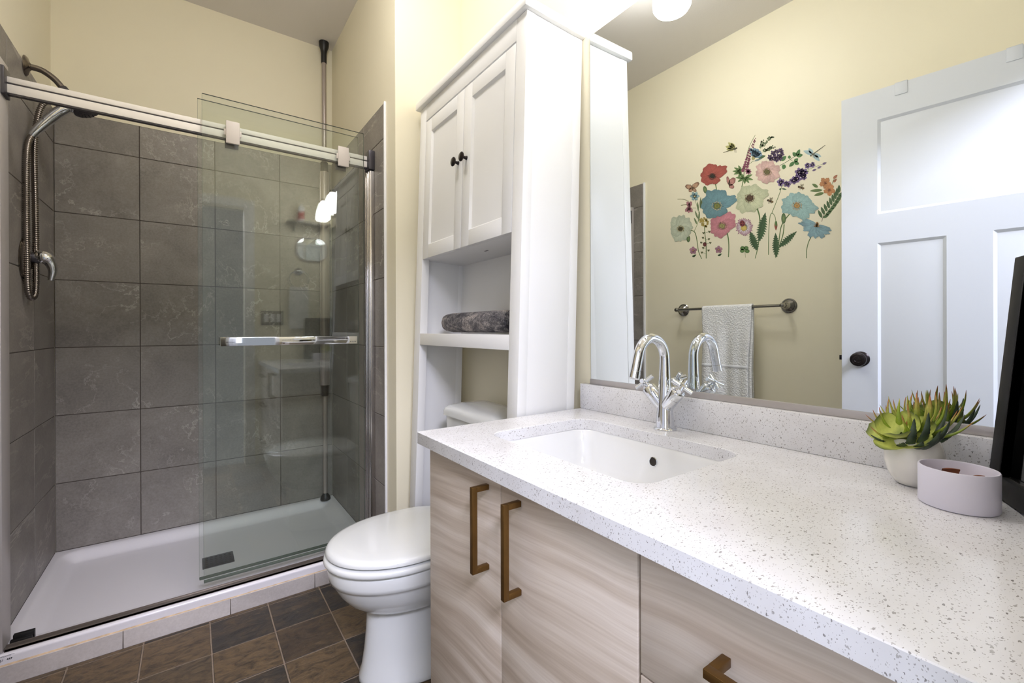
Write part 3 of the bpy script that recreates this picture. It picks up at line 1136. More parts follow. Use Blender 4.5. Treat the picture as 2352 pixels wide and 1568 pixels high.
b.box(XD + 0.0185, -0.004, YVM + 0.016, YV1 - 0.018, 0.085, 0.101)
b.box(-0.016, -0.004, YVM + 0.016, YV1 - 0.018, 0.101, ZB - 0.001)
b.box(XD + 0.0185, XD + 0.034, YVM + 0.016, YV1 - 0.018, ZB - 0.08, ZB - 0.001)
b.box(XD + 0.0185, XD + 0.034, 0.672, 0.690, 0.101, ZB - 0.08)
b.box(XD + 0.070, XD + 0.086, YVM, YV1 - 0.004, 0.0, 0.085)
b.build('carcass', M['carcass'], v1)
b = MB()
b.box(XD + 0.018, -0.004, YV1 - 0.002, YV1 + 0.0, 0.0, ZB - 0.001)
b.build('end_panel', M['wood'], v1)
for ya, yb, hy in ((0.6820, YV1, 0.7255), (0.3708, 0.6800, 0.6225)):
    b = MB()
    b.box(XD, XD + 0.0175, ya, yb, 0.09, ZB - 0.0015, 0.0008)
    dr = b.build('door', M['wood'], v1)
    pull(dr, hy, 0.7085 - 0.0015)
v2 = thing('drawer_cabinet', 'pale wood drawer unit of the vanity beside the two-door cabinet', 'vanity', (-0.28, 0.15, 0))
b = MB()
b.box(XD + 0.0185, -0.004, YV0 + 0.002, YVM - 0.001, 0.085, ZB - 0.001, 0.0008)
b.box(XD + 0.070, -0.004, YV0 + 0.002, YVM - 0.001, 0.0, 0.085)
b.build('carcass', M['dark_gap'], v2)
for za, zb in ((0.6485, ZB - 0.0015), (0.372, 0.6455), (0.09, 0.369)):
    b = MB()
    b.box(XD, XD + 0.0175, YV0 + 0.003, 0.3660, za, zb, 0.0008)
    dr = b.build('drawer_front', M['wood'], v2)
    pull(dr, 0.177, zb - 0.0795 if za > 0.5 else (za + zb) / 2, False)

# countertop with sink cut-out
ZC = 0.8404
SCX, SCY, SHX, SHY, SR = -0.2835, 0.668, 0.1585, 0.222, 0.045
def ring_slab(outer, inner, z0, z1, e):
    """slab with a hole, softened top edges"""
    t = bmesh.new()
    def loop(pts, z):
        vs = [t.verts.new((x, y, z)) for x, y in pts]
        return vs, [t.edges.new((vs[i], vs[(i + 1) % len(vs)])) for i in range(len(vs))]
    cx, cy = SCX, SCY
    def inset(pts, dd, c):
        return [(x + (dd if x < c[0] else -dd), y + (dd if y < c[1] else -dd)) for x, y in pts]
    oc = (sum(p[0] for p in outer) / len(outer), sum(p[1] for p in outer) / len(outer))
    o_top, oe = loop(inset(outer, e, oc), z1)
    i_top, ie = loop(inset(inner, -e, (cx, cy)), z1)
    bmesh.ops.triangle_fill(t, use_beauty=True, edges=oe + ie)
    o_bot, oe2 = loop(outer, z0)
    i_bot, ie2 = loop(inner, z0)
    bmesh.ops.triangle_fill(t, use_beauty=True, edges=oe2 + ie2)
    o_mid, _ = loop(outer, z1 - e)
    i_mid, _ = loop(inner, z1 - e)
    for A, B in ((o_top, o_mid), (o_mid, o_bot), (i_top, i_mid), (i_mid, i_bot)):
        for k in range(len(A)):
            t.faces.new((A[k], A[(k + 1) % len(A)], B[(k + 1) % len(B)], B[k]))
    bmesh.ops.recalc_face_normals(t, faces=t.faces[:])
    return t
b = MB()
outer = rrect((-0.568 + -0.0005) / 2, (YV0 + 0.001 + 1.005) / 2, (0.568 - 0.0005) / 2, (1.005 - YV0 - 0.001) / 2, 0.002, 2)
inner = rrect(SCX, SCY, SHX, SHY, SR, 10)
b.add(ring_slab(outer, inner, ZB, ZC, 0.0012))
tag(b.build('countertop', M['quartz'], smooth=30), 'white quartz countertop with grey flecks and a sink cut-out', 'countertop')
b = MB()
b.box(-0.0262, -0.0005, YV0 + 0.001, 1.005, ZC + 0.0002, 0.9170, 0.0015)
tag(b.build('backsplash', M['quartz']), 'low white quartz backsplash with grey flecks below the mirror', 'backsplash')

# undermount sink
si = thing('sink', 'white rectangular undermount porcelain sink set in the quartz counter', 'sink', (SCX, SCY, 0.66))
b = MB()
loops = []
for z, i, r in ((0.800, -0.020, 0.05), (0.8125, -0.020, 0.05), (0.8125, -0.001, SR), (0.808, 0.001, SR), (0.775, 0.007, SR + 0.006), (0.735, 0.014, SR + 0.010), (0.712, 0.022, SR + 0.012),
                (0.699, 0.034, SR + 0.012), (0.692, 0.052, 0.05), (0.6885, 0.085, 0.04), (0.685, 0.125, 0.02)):
    loops.append([(x, y, z) for x, y in rrect(SCX, SCY, SHX - i, SHY - i * 1.25, r, 10)])
b.loft(loops, cap0=False)
bs = b.build('basin', M['sink_white'], si, smooth=60)
b = MB()
ox, oy, oz = SCX + SHX - 0.0125, 0.655, 0.775
b.lathe([(0.0112, -0.001), (0.0112, 0.0012), (0.0095, 0.0018), (0.0092, -0.002)], (ox + 0.0055, oy, oz), (-1, 0, 0.17), 28, cap0=False, cap1=False)
b.build('overflow_ring', M['chrome'], si)
b = MB()
b.lathe([(0.0094, -0.0005), (0.0094, 0.0006)], (ox + 0.0055, oy, oz), (-1, 0, 0.17), 28)
b.build('overflow_hole', M['dark_gap'], si)
b = MB()
b.lathe([(0.030, 0.0), (0.030, 0.002), (0.024, 0.0035), (0.021, 0.0025), (0.0, 0.004)], (SCX, SCY, 0.6852), (0, 0, 1), 32)
b.build('drain', M['chrome'], si)

# faucet
FX, FYC = -0.067, 0.670
fa = thing('faucet', 'chrome gooseneck basin faucet with two cross handles behind the sink', 'faucet', (FX, FYC, ZC))
b = MB()
b.lathe([(0.0268, 0.0003), (0.0272, 0.002), (0.0255, 0.0045), (0.0225, 0.006)], (FX, FYC, ZC), (0, 0, 1), 44)
b.build('base_ring', M['chrome'], fa)
b = MB()
pts, rad = [], []
for z, r in ((0.8450, 0.0224), (0.853, 0.0216), (0.865, 0.0206), (0.88, 0.0194), (0.90, 0.0180), (0.92, 0.0166), (0.94, 0.0152), (0.96, 0.0140), (0.98, 0.0130), (0.995, 0.0124), (1.008, 0.0119)):
    pts.append((FX, FYC, z)); rad.append(r)
R_ = 0.0500
for k in range(1, 25):
    a = math.radians(166) * k / 24
    pts.append((FX - R_ + R_ * math.cos(a), FYC, 1.012 + R_ * math.sin(a) * 1.02)); rad.append(0.0118)
la, lb = Vector(pts[-1]), Vector(pts[-2])
dd = (la - lb).normalized()
for k in range(1, 5):
    pts.append(tuple(la + dd * 0.0095 * k)); rad.append(0.0118)
b.tube(pts, rad, 32)
b.build('spout', M['chrome'], fa, smooth=60)
b = MB()
pe = Vector(pts[-1])
b.lathe([(0.0119, 0.0005), (0.0124, 0.001), (0.0126, 0.017), (0.0118, 0.018), (0.0095, 0.0178)], pe, dd, 32)
b.build('aerator', M['chrome'], fa)
for s in (-1, 1):
    axv = Vector((-0.10, s * 0.66, 0.74)).normalized()
    o_ = Vector((FX - 0.002, FYC + s * 0.0085, 0.900))
    b = MB()
    b.lathe([(0.0150, -0.004), (0.0164, 0.0), (0.0168, 0.030), (0.0162, 0.0305), (0.0162, 0.0312), (0.0172, 0.0316), (0.0176, 0.050), (0.0160, 0.0525), (0.0120, 0.054), (0.0120, 0.057), (0.0085, 0.060), (0.0065, 0.068)], o_, axv, 32)
    st = b.build('valve_body', M['chrome'], fa)
    b = MB()
    c0 = o_ + axv * 0.068
    u_ = Vector((1, 0, 0))
    u_ = (u_ - axv * u_.dot(axv)).normalized()
    v_ = axv.cross(u_)
    rt = 0.45
    uu = u_ * math.cos(rt) + v_ * math.sin(rt)
    vv = -u_ * math.sin(rt) + v_ * math.cos(rt)
    b.cyl(c0 - uu * 0.0265, c0 + uu * 0.0265, 0.0056, seg=20, bev=0.0008)
    b.cyl(c0 - vv * 0.0265, c0 + vv * 0.0265, 0.0056, seg=20, bev=0.0008)
    b.lathe([(0.0072, -0.008), (0.0078, 0.0), (0.0072, 0.006), (0.0, 0.0072)], c0, axv, 20)
    b.build('cross_handle', M['chrome'], st)

# ------------------------------------------------------------------ wall mirror
mi = thing('wall_mirror', 'large frameless wall mirror above the quartz backsplash', 'mirror', (-0.004, 0.45, 0.9313))
b = MB()
b.box(-0.006, -0.003, YF + 0.002, 0.978, 0.9313, 1.9876)
b.build('glass', M['mirror'], mi)
b = MB()
b.box(-0.0055, -0.0004, YF + 0.001, 0.9795, 0.9300, 1.9890, 0.0003)
b.build('edge', M['edge_dark'], mi)
b = MB()
b.box(-0.0085, -0.0004, YF + 0.001, 0.979, 0.9172, 0.9298, 0.0008)
b.box(-0.0095, -0.0070, YF + 0.001, 0.979, 0.9172, 0.9322, 0.0008)
b.build('bottom_channel', M['channel'], mi)

# vanity light over the mirror
li = thing('vanity_light', 'three-shade vanity wall light glowing above the mirror', 'wall light', (-0.03, 0.49, 2.05))
b = MB()
b.box(-0.030, -0.0005, 0.17, 0.822, 2.030, 2.092, 0.008)
b.build('backplate', M['oil_bronze'], li)
for y in (0.768, 0.49, 0.21):
    b = MB()
    b.tube(spline([(-0.028, y, 2.075), (-0.07, y, 2.10), (-0.10, y, 2.125), (-0.120, y, 2.160)], 6), 0.007, 12)
    b.lathe([(0.016, 0.0), (0.022, -0.004), (0.022, -0.020), (0.018, -0.022)], (-0.120, y, 2.165), (0, 0, 1), 24)
    am = b.build('arm', M['oil_bronze'], li)
    b = MB()
    b.lathe([(0.020, 2.146), (0.027, 2.135), (0.036, 2.110), (0.044, 2.080), (0.050, 2.045), (0.0525, 2.018), (0.0515, 2.003), (0.046, 1.994), (0.034, 1.9905), (0.0, 1.9895)], (-0.120, y, 0), (0, 0, 1), 40)
    b.build('shade', M['bulb'], am)

# ceiling light added out of view to brighten the shower and upper room
cl = thing('ceiling_fill_light', 'added round flush ceiling light, out of view, brightening the bathroom', 'ceiling light', (-0.70, 1.28, 2.65))
b = MB()
b.lathe([(0.150, H - 0.0003), (0.150, H - 0.020), (0.142, H - 0.024), (0.130, H - 0.024)], (-0.70, 1.28, 0), (0, 0, 1), 48)
b.build('base_ring', M['alu'], cl)
b = MB()
b.lathe([(0.138, H - 0.023), (0.140, H - 0.060), (0.132, H - 0.085), (0.108, H - 0.104), (0.070, H - 0.114), (0.0, H - 0.118)], (-0.70, 1.28, 0), (0, 0, 1), 48)
b.build('shade', M['fill_dome'], cl)

# ------------------------------------------------------------------ things on the counter
# potted succulents
PX, PY = -0.0875, 0.2015
pl = thing('potted_succulents', 'small white pot of green succulents standing against the backsplash', 'potted plant', (PX, PY, ZC))
b = MB()
loops = []
for z, r in ((0.0004, 0.026), (0.002, 0.030), (0.010, 0.0385), (0.022, 0.0455), (0.036, 0.0490), (0.050, 0.0485), (0.060, 0.0455), (0.0685, 0.0410), (0.071, 0.0395), (0.070, 0.0375), (0.060, 0.0385), (0.055, 0.0375)):
    lp = []
    r *= 0.745
    for k in range(64):
        a = 2 * PI * k / 64
        q = 1 + 0.022 * math.cos(4 * a + 0.6) * smoothstep(0.0, 0.05, z)
        zz = z + 0.003 * math.cos(4 * a + 0.6) * smoothstep(0.05, 0.07, z)
        lp.append((PX + r * q * math.cos(a), PY + r * q * math.sin(a), ZC + zz))
    loops.append(lp)
b.loft(loops)
b.build('pot', M['pot'], pl, smooth=60)
b = MB()
b.lathe([(0.0274, 0.050), (0.0255, 0.060), (0.0, 0.064)], (PX, PY, ZC), (0, 0, 1), 32)
b.build('soil', M['soil'], pl)

def leaf(b, base, tip, wid, thick, bend, cols, up=Vector((0, 0, 1)), nseg=10, wprof=None, teeth=0.0, cup=0.0):
    base, tip = Vector(base), Vector(tip)
    d = tip - base
    Lh = d.length
    side = d.cross(up)
    if side.length < 1e-6:
        side = Vector((1, 0, 0))
    side.normalize()
    nor = side.cross(d).normalized()
    loops, cs = [], []
    for i in range(nseg + 1):
        t = i / nseg
        c = base + d * t + nor * (bend * Lh * math.sin(PI * t)) * -1
        wv = wid * (wprof(t) if wprof else (math.sin(PI * min(1, 0.18 + 0.82 * t)) ** 0.8 if t < 1 else 0)) + 0.0002
        tv = thick * (1 - t) ** 0.6 + 0.0002
        if teeth and i % 2:
            wv *= 1 + teeth
        lp = []
        for k in range(10):
            a = 2 * PI * k / 10
            cc = math.cos(a)
            lp.append(c + side * (wv * cc) + nor * (tv * math.sin(a) * 0.8 + cup * wv * cc * cc))
        loops.append(lp)
        f = t * (len(cols) - 1)
        k0 = min(int(f), len(cols) - 2)
        u0 = f - k0
        cs.append(tuple(cols[k0][q] * (1 - u0) + cols[k0 + 1][q] * u0 for q in range(3)) + (1,))
    b.loft(loops, colors=cs)
G1, G2, G3 = srgb(92, 122, 40), srgb(150, 172, 58), srgb(190, 186, 90)
RT = srgb(186, 84, 62)
rnd = random.Random(5)
# spiky green tufts with red tips
b = MB()
for (cx, cy, cz, nn, ln) in ((PX + 0.006, PY + 0.016, ZC + 0.066, 18, 0.060), (PX + 0.010, PY - 0.004, ZC + 0.070, 24, 0.070)):
    for k in range(nn):
        a = 2.39996 * k + rnd.uniform(-0.3, 0.3)
        el = 0.34 + 1.15 * (k / nn) ** 0.8 + rnd.uniform(-0.08, 0.08)
        l_ = ln * rnd.uniform(0.85, 1.05)
        dv = Vector((math.cos(a) * math.cos(el), math.sin(a) * math.cos(el), math.sin(el)))
        base = Vector((cx, cy, cz)) + dv * 0.005
        tip = base + dv * l_
        tip.x = min(tip.x, -0.030)
        leaf(b, base, tip, 0.0064, 0.0034, 0.12, [G1, G2, G2, G2 if rnd.random() < .4 else G3, RT if rnd.random() < .75 else G3], nseg=9,
             wprof=lambda t: (0.62 + 0.38 * math.sin(PI * min(1, t * 1.5 + 0.1))) * (1 - t) ** 0.6 if t < 1 else 0)
b.build('spiky_foliage', M['leaf'], pl, smooth=70)
# broad rosette facing the room
b = MB()
rc = Vector((PX - 0.013, PY + 0.012, ZC + 0.079))
E1, E2, E3 = srgb(134, 150, 70), srgb(204, 212, 112), srgb(96, 110, 60)
TILT = Matrix.Rotation(-0.62, 3, 'Y') @ Matrix.Rotation(-0.12, 3, 'X')
wpr = lambda t: (math.sin(PI * (0.10 + 0.80 * t ** 1.3))) ** 0.7
for ring, (nn, el, l_, wd) in enumerate(((5, 0.10, 0.044, 0.0215), (3, 0.72, 0.037, 0.0215))):
    for k in range(nn):
        a = 2 * PI * (k + 0.5 * ring) / nn + 0.30
        dv = Vector((math.cos(a) * math.cos(el), math.sin(a) * math.cos(el), math.sin(el)))
        base = rc + TILT @ (dv * 0.004 + Vector((0, 0, -0.003)))
        tip = rc + TILT @ (dv * l_)
        leaf(b, base, tip, wd, 0.0022, 0.12, [E1, E2, E2, E2, E3], up=TILT @ Vector((0, 0, 1)), nseg=12, wprof=wpr, cup=0.30)
b.build('rosette', M['leaf'], pl, smooth=70)
# dark ridged leaves
b = MB()
K1, K2, K3 = srgb(46, 60, 46), srgb(78, 96, 74), srgb(132, 146, 130)
for (ax_, ay_, az_, tx_, ty_, tz_, w_) in ((-0.012, -0.014, 0.062, -0.026, -0.046, 0.112, 0.0070), (-0.016, -0.008, 0.062, -0.034, -0.024, 0.120, 0.0070), (-0.020, -0.010, 0.060, -0.040, -0.038, 0.096, 0.0075),
                                           (-0.022, 0.002, 0.060, -0.044, -0.010, 0.110, 0.0068), (-0.022, -0.006, 0.062, -0.046, -0.020, 0.078, 0.0078), (-0.022, 0.010, 0.062, -0.046, 0.002, 0.072, 0.008),
                                           (0.014, -0.016, 0.062, 0.044, -0.050, 0.112, 0.0068), (0.016, -0.010, 0.062, 0.046, -0.030, 0.124, 0.0066), (-0.014, 0.020, 0.062, -0.034, 0.046, 0.074, 0.0075)):
    leaf(b, (PX + ax_, PY + ay_, ZC + az_), (PX + tx_, PY + ty_, ZC + tz_), w_, 0.0042, 0.10, [K1, K2, K1, K2, K1], nseg=22, teeth=0.16, wprof=lambda t: (0.8 + 0.2 * math.sin(PI * t)) * (1 - t) ** 0.6 if t < 1 else 0)
b.build('ridged_leaves', M['leaf'], pl, smooth=50)

# small round bowl with wood chips
BX, BY, BR = -0.150, 0.142, 0.0412
b = MB()
b.lathe([(BR - 0.002, 0.0003), (BR - 0.0005, 0.0015), (BR, 0.004), (BR, 0.0515), (BR - 0.0008, 0.0530), (BR - 0.0022, 0.0530), (BR - 0.003, 0.0515), (BR - 0.003, 0.005), (0.0, 0.004)], (BX, BY, ZC), (0, 0, 1), 72)
tag(b.build('bowl', M['lavender'], smooth=40), 'matte lavender white round bowl standing before the black picture frame', 'bowl')
b = MB()
rp = random.Random(3)
for k in range(46):
    a, r = rp.uniform(0, 2 * PI), (BR - 0.010) * math.sqrt(rp.random())
    Mx = Matrix.Translation((BX + r * math.cos(a), BY + r * math.sin(a), ZC + rp.uniform(0.009, 0.034))) @ Matrix.Rotation(rp.uniform(0, PI), 4, 'Z') @ Matrix.Rotation(rp.uniform(-0.5, 0.5), 4, 'X')
    b.box(-0.005, 0.005, -0.003, 0.003, -0.0008, 0.0008, 0.0003, 1, M=Mx)
o = b.build('potpourri', M['potpourri'])
o['kind'] = 'stuff'
tag(o, 'pale dried potpourri filling the lavender white bowl', 'potpourri')
for nm, (x, y, z, rz, w_, h_), lb in (('wood_chip', (BX + 0.004, BY + 0.008, ZC + 0.0435, -0.9, 0.020, 0.010), 'square reddish wood chip standing in the round bowl'),
                                      ('wood_chip', (BX + 0.006, BY - 0.018, ZC + 0.0405, -0.6, 0.018, 0.009), 'flat curled wood chip lying low in the round bowl')):
    b = MB()
    Mx = Matrix.Translation((x, y, z)) @ Matrix.Rotation(rz, 4, 'Z') @ Matrix.Rotation(0.5 if h_ > 0.008 else 1.1, 4, 'X')
    n = 8
    lo = [[Mx @ Vector((-w_ / 2 + w_ * i / n, 0.0015 * math.sin(PI * i / n) + (0.0012 if s else -0.0), zz * h_ / 2)) for i in range(n + 1)] for s, zz in ((0, -1), (0, 1), (1, 1), (1, -1), (0, -1))]
    b.loft(lo, closed=False)
    tag(b.build(nm, M['chip']), lb, 'wood chip', 'wood chips in the bowl')

# black picture frame leaning on its strut
fd = Vector((-0.90, -0.436, 0)).normalized()
fn = Vector((fd.y, -fd.x, 0))
frz = math.atan2(fd.y, fd.x)
FR = thing('picture_frame', 'black wooden picture frame leaning upright on the counter beside the potted succulents', 'picture frame', (-0.037, 0.130, ZC + 0.0016), (0, 0, frz))
LA = math.radians(5.0)
FW, FH, FM, FD = 0.225, 0.348, 0.030, 0.020
# local: x along the width, y away from the viewer side, z up; lean about x
sgn = 1.0
ML = Matrix.Rotation(LA, 4, 'X')
def fbox(b, x0, x1, y0, y1, z0, z1, bev=0.0):
    b.box(x0, x1, y0, y1, z0, z1, bev, M=ML)
# which side faces the room: local +y is fd rotated by 90 degrees
ly = Vector((-math.sin(frz), math.cos(frz), 0))
room = Vector((-0.43, 0.90, 0))
front_neg = ly.dot(room) < 0
s_ = -1.0 if front_neg else 1.0
ML = Matrix.Rotation(-LA * (1 if front_neg else -1), 4, 'X')
b = MB()
ya, yb = sorted((0.0, -s_ * FD))
for x0, x1, z0, z1 in ((0, FM, 0, FH), (FW - FM, FW, 0, FH), (FM, FW - FM, 0, FM), (FM, FW - FM, FH - FM, FH)):
    fbox(b, x0, x1, ya, yb, z0, z1, 0.002)
b.build('moulding', M['frame_wood'], FR, local=True)
b = MB()
ya, yb = sorted((-s_ * 0.012, -s_ * 0.016))
fbox(b, FM - 0.003, FW - FM + 0.003, ya, yb, FM - 0.003, FH - FM + 0.003)
b.build('glazed_print', M['frame_glass'], FR, local=True)
b = MB()
for x0, x1, z0, z1 in ((FM, FW - FM, FM, FM + 0.0012),):
    ya, yb = sorted((-s_ * 0.0118, -s_ * 0.008))
    fbox(b, x0, x1, ya, yb, z0, z1)
b.build('silver_fillet', M['alu'], FR, local=True)
b = MB()
ya, yb = sorted((-s_ * 0.0165, -s_ * 0.0195))
fbox(b, 0.01, FW - 0.01, ya, yb, 0.008, FH - 0.01)
b.build('backing_board', M['black'], FR, local=True)
b = MB()
ya, yb = sorted((-s_ * 0.078, -s_ * 0.074))
t_ = Matrix.Translation((FW / 2, -s_ * 0.003, 0.215))
b.prism([(-0.025, 0.0), (0.025, 0.0), (0.018, -0.222), (-0.018, -0.222)], 0, 0.003, lambda a, c, h: Vector((FW / 2 + a, -s_ * (0.042 + h - c * 0.16), 0.222 + c)))
b.build('strut', M['black'], FR, local=True)

# soap bottle behind the frame (shows only as a reflection in the shower glass)
so = thing('soap_bottle', 'red pump soap bottle on the counter corner behind the black picture frame', 'soap bottle', (-0.060, -0.010, ZC))
b = MB()
loops = [[(x, y, ZC + z) for x, y in rrect(-0.060, -0.010, 0.026 - i, 0.034 - i, 0.015, 6)] for z, i in ((0.0004, 0.003), (0.004, 0.0), (0.11, 0.0), (0.13, 0.008), (0.142, 0.018), (0.148, 0.019))]
b.loft(loops)
b.build('bottle_body', M['red'], so)
b = MB()
b.cyl((-0.060, -0.010, ZC + 0.147), (-0.060, -0.010, ZC + 0.185), 0.008, seg=18)
b.box(-0.100, -0.051, -0.019, -0.001, ZC + 0.183, ZC + 0.195, 0.003)
b.build('pump', M['lavender'], so)

# ------------------------------------------------------------------ left wall: towel bar, towel, door
tb = thing('towel_bar', 'polished pewter towel bar with round end flanges on the cream wall', 'towel bar', (XL, 1.34, 1.205))
BXc, BZc = -1.440, 1.2035
for y in (1.648, 1.040):
    b = MB()
    b.lathe([(0.0385, 0.0004), (0.0385, 0.004), (0.034, 0.008), (0.030, 0.008), (0.026, 0.013), (0.017, 0.018), (0.012, 0.026), (0.012, 0.040), (0.0095, 0.046), (0.0095, 0.060), (0.0125, 0.066), (0.0125, 0.082), (0.008, 0.088), (0.0, 0.090)], (XL, y, BZc), (1, 0, 0), 36)
    b.build('end_post', M['pewter'], tb)
b = MB()
b.cyl((BXc, 1.032, BZc), (BXc, 1.656, BZc), 0.0078, seg=20, bev=0.001)
b.build('bar', M['pewter'], tb)

tw = thing('hanging_towel', 'white textured bath towel folded over the pewter towel bar', 'towel', (BXc, 1.33, 0.60))
ty0, ty1 = 1.188, 1.472
def towel_pt(s, q):
    """s along the cloth (metres, 0 at the bar top; positive in front), q across 0..1"""
    rr = 0.0135
    y = ty0 + (ty1 - ty0) * q
    fold = 0.006 * math.sin(q * 9.0 + 0.6) + 0.004 * math.sin(q * 21 + 1.0)
    if abs(s) < rr * PI / 2:
        a = s / rr
        x, z = rr * math.sin(a), rr * math.cos(a)
    else:
        x = math.copysign(rr, s)
        z = -(abs(s) - rr * PI / 2)
        k = smoothstep(0, 0.25, -z)
        x += math.copysign(1, s) * (0.004 + fold) * k
        if s > 0:
            x += 0.010 * smoothstep(0.1, 0.6, -z)
        else:
            x = max(x, -0.055)
        y += (q - 0.5) * -0.016 * k + 0.003 * math.sin(z * 14) * k
    return (BXc + x, y, BZc + z)
b = MB()
ss = [-0.56 + 0.56 * i / 40 for i in range(34)] + [-0.09 + 0.18 * i / 24 for i in range(25)] + [0.10 + 0.52 * i / 40 for i in range(41)]
ss = sorted(set(ss))
b.loft([[towel_pt(s, q / 44) for q in range(45)] for s in ss], closed=False)
o = b.build('cloth', M['terry'], tw, smooth=80)
md = o.modifiers.new('thick', 'SOLIDIFY')
md.thickness = 0.005
md.offset = 0.0
b = MB()
b.loft([[Vector(towel_pt(s, q / 44)) + Vector((0.0032 + e, 0, 0)) for q in range(45)] for s, e in ((0.338, 0.0), (0.340, 0.0018), (0.352, 0.0018), (0.354, 0.0))], closed=False)
b.build('border_band', M['white_paint'], tw, smooth=80)
# inner fold showing beside the outer one
b = MB()
def inner_pt(s, q):
    p = Vector(towel_pt(s, 0.0))
    k = smoothstep(0.03, 0.25, s)
    p.y += -0.012 * k + 0.090 * q - 0.002
    p.x += -0.009 - 0.003 * math.sin(q * 3.0)
    return p
b.loft([[inner_pt(s, q / 12) for q in range(13)] for s in ss if s > 0.03], closed=False)
o = b.build('inner_fold', M['terry'], tw, smooth=80)
md = o.modifiers.new('thick', 'SOLIDIFY')
md.thickness = 0.004
md.offset = 0.0

DL, DZ = 0.758, 2.051  # door sizes and position scaled up about the camera, as seen through the mirror
dr = bpy.data.objects.new('door_1', None)
COL.objects.link(dr)
dr.location = (-1.3387, -0.028, 0.0)
dr.rotation_euler = (0, 0, -math.radians(6.75))
struct(dr, 'open white panelled bathroom door standing against the cream wall')
b = MB()
b.box(-0.036, -0.0062, 0.0, DL, 0.012, DZ, 0.001)
sw = 0.119
for y0, y1, z0, z1 in ((0, sw, 0.012, DZ), (DL - sw, DL, 0.012, DZ), (sw, DL - sw, DZ - 0.1215, DZ), (sw, DL - sw, 1.430, 1.547), (sw, DL - sw, 0.012, 0.22),
                       (DL / 2 - 0.059, DL / 2 + 0.059, 0.22, 1.430)):
    b.box(-0.0072, 0.0, y0, y1, z0, z1, 0.0)
t = b.bm
b.build('door_leaf', M['door_paint'], dr, local=True)
# sloped sticking round each recessed panel
b = MB()
for y0, y1, z0, z1 in ((sw, DL - sw, 1.547, DZ - 0.1215), (sw, DL / 2 - 0.059, 0.22, 1.430), (DL / 2 + 0.059, DL - sw, 0.22, 1.430)):
    e = 0.010
    A = [(-0.0001, y0, z0), (-0.0001, y1, z0), (-0.0001, y1, z1), (-0.0001, y0, z1)]
    Bq = [(-0.0061, y0 + e, z0 + e), (-0.0061, y1 - e, z0 + e), (-0.0061, y1 - e, z1 - e), (-0.0061, y0 + e, z1 - e)]
    b.loft([A, Bq], cap0=False, cap1=False)
b.build('panel_moulding', M['door_paint'], dr, local=True, smooth=10)
b = MB()
ky = 0.694
b.lathe([(0.031, 0.0003), (0.031, 0.004), (0.026, 0.009), (0.013, 0.012), (0.011, 0.026), (0.018, 0.032), (0.0265, 0.040), (0.0285, 0.048), (0.0265, 0.054), (0.020, 0.057), (0.019, 0.0555), (0.012, 0.057), (0.011, 0.0560), (0.0, 0.058)], (0, ky, 0.959), (1, 0, 0), 40)
k = b.build('door_knob', M['oil_bronze'], dr, local=True)
b = MB()
b.box(-0.030, -0.006, DL, DL + 0.0015, 0.925, 0.998, 0.0005)
b.box(-0.023, -0.012, DL + 0.001, DL + 0.0115, 0.952, 0.972, 0.001)
b.build('latch', M['oil_bronze'], dr, local=True)
for y0, lb in ((0.5467, 'white plastic tab hooked over the door top nearest the latch edge'), (0.2506, 'white plastic tab hooked over the door top nearest the hinges')):
    hk = thing('over_door_hook', lb, 'door hook', dr.location, dr.rotation_euler, 'white hooks over the door top')
    b = MB()
    w_ = 0.038
    b.box(0.0004, 0.0024, y0, y0 + w_, DZ - 0.046, DZ + 0.0032, 0.0006)
    b.box(-0.0386, 0.0024, y0, y0 + w_, DZ + 0.0008, DZ + 0.0032, 0.0006)
    b.box(-0.0388, -0.0366, y0, y0 + w_, DZ - 0.05, DZ + 0.0032, 0.0006)
    b.build('strap', M['door_paint'], hk, local=True)

# ------------------------------------------------------------------ things on the wall behind the doorway (seen in the shower glass)
YW = YF
sw_ = thing('light_switch', 'grey three-gang light switch plate on the wall beside the doorway', 'light switch', (-0.462, YW, 1.187))
b = MB()
b.box(-0.545, -0.379, YW, YW + 0.006, 1.128, 1.246, 0.002)
b.build('wall_plate', M['plate_grey'], sw_)
for k in range(3):
    x = -0.5235 + k * 0.046
    b = MB()
    b.box(x, x + 0.033, YW + 0.005, YW + 0.009, 1.153, 1.221, 0.0015)
    b.build('rocker', M['white_paint'], sw_)
tr = thing('towel_ring', 'chrome towel ring on the wall between the doorway and the counter', 'towel ring', (-0.265, YW, 1.585))
b = MB()
b.lathe([(0.032, 0.0004), (0.032, 0.005), (0.024, 0.012), (0.012, 0.02), (0.010, 0.028), (0.013, 0.033), (0.0, 0.038)], (-0.265, YW, 1.585), (0, 1, 0), 32)
b.build('post', M['chrome'], tr)
b = MB()
b.tube([(-0.265 + 0.076 * math.sin(2 * PI * k / 48), YW + 0.030, 1.515 + 0.076 * math.cos(2 * PI * k / 48)) for k in range(49)], 0.0045, 12)
b.build('ring', M['chrome'], tr)
b = MB()
def rt_pt(s, q):
    rr = 0.011
    wd = 0.072 + 0.004 * min(1, abs(s) / 0.3)
    y = 0.0
    if abs(s) < rr * PI / 2:
        y, z = rr * math.sin(s / rr), rr * math.cos(s / rr)
    else:
        y, z = math.copysign(rr + 0.004 * math.sin(q * 14) * min(1, abs(s) * 6), s), -(abs(s) - rr * PI / 2)
    return (-0.265 + (q - 0.5) * 2 * wd, YW + 0.030 + max(y, -0.026), 1.439 + z)
b.loft([[rt_pt(-0.33 + 0.69 * i / 60, q / 30) for q in range(31)] for i in range(61)], closed=False)
o = b.build('hand_towel', M['terry'], smooth=80)
md = o.modifiers.new('thick', 'SOLIDIFY')
md.thickness = 0.004
md.offset = 0.0
tag(o, 'white hand towel hanging through the chrome towel ring', 'towel')
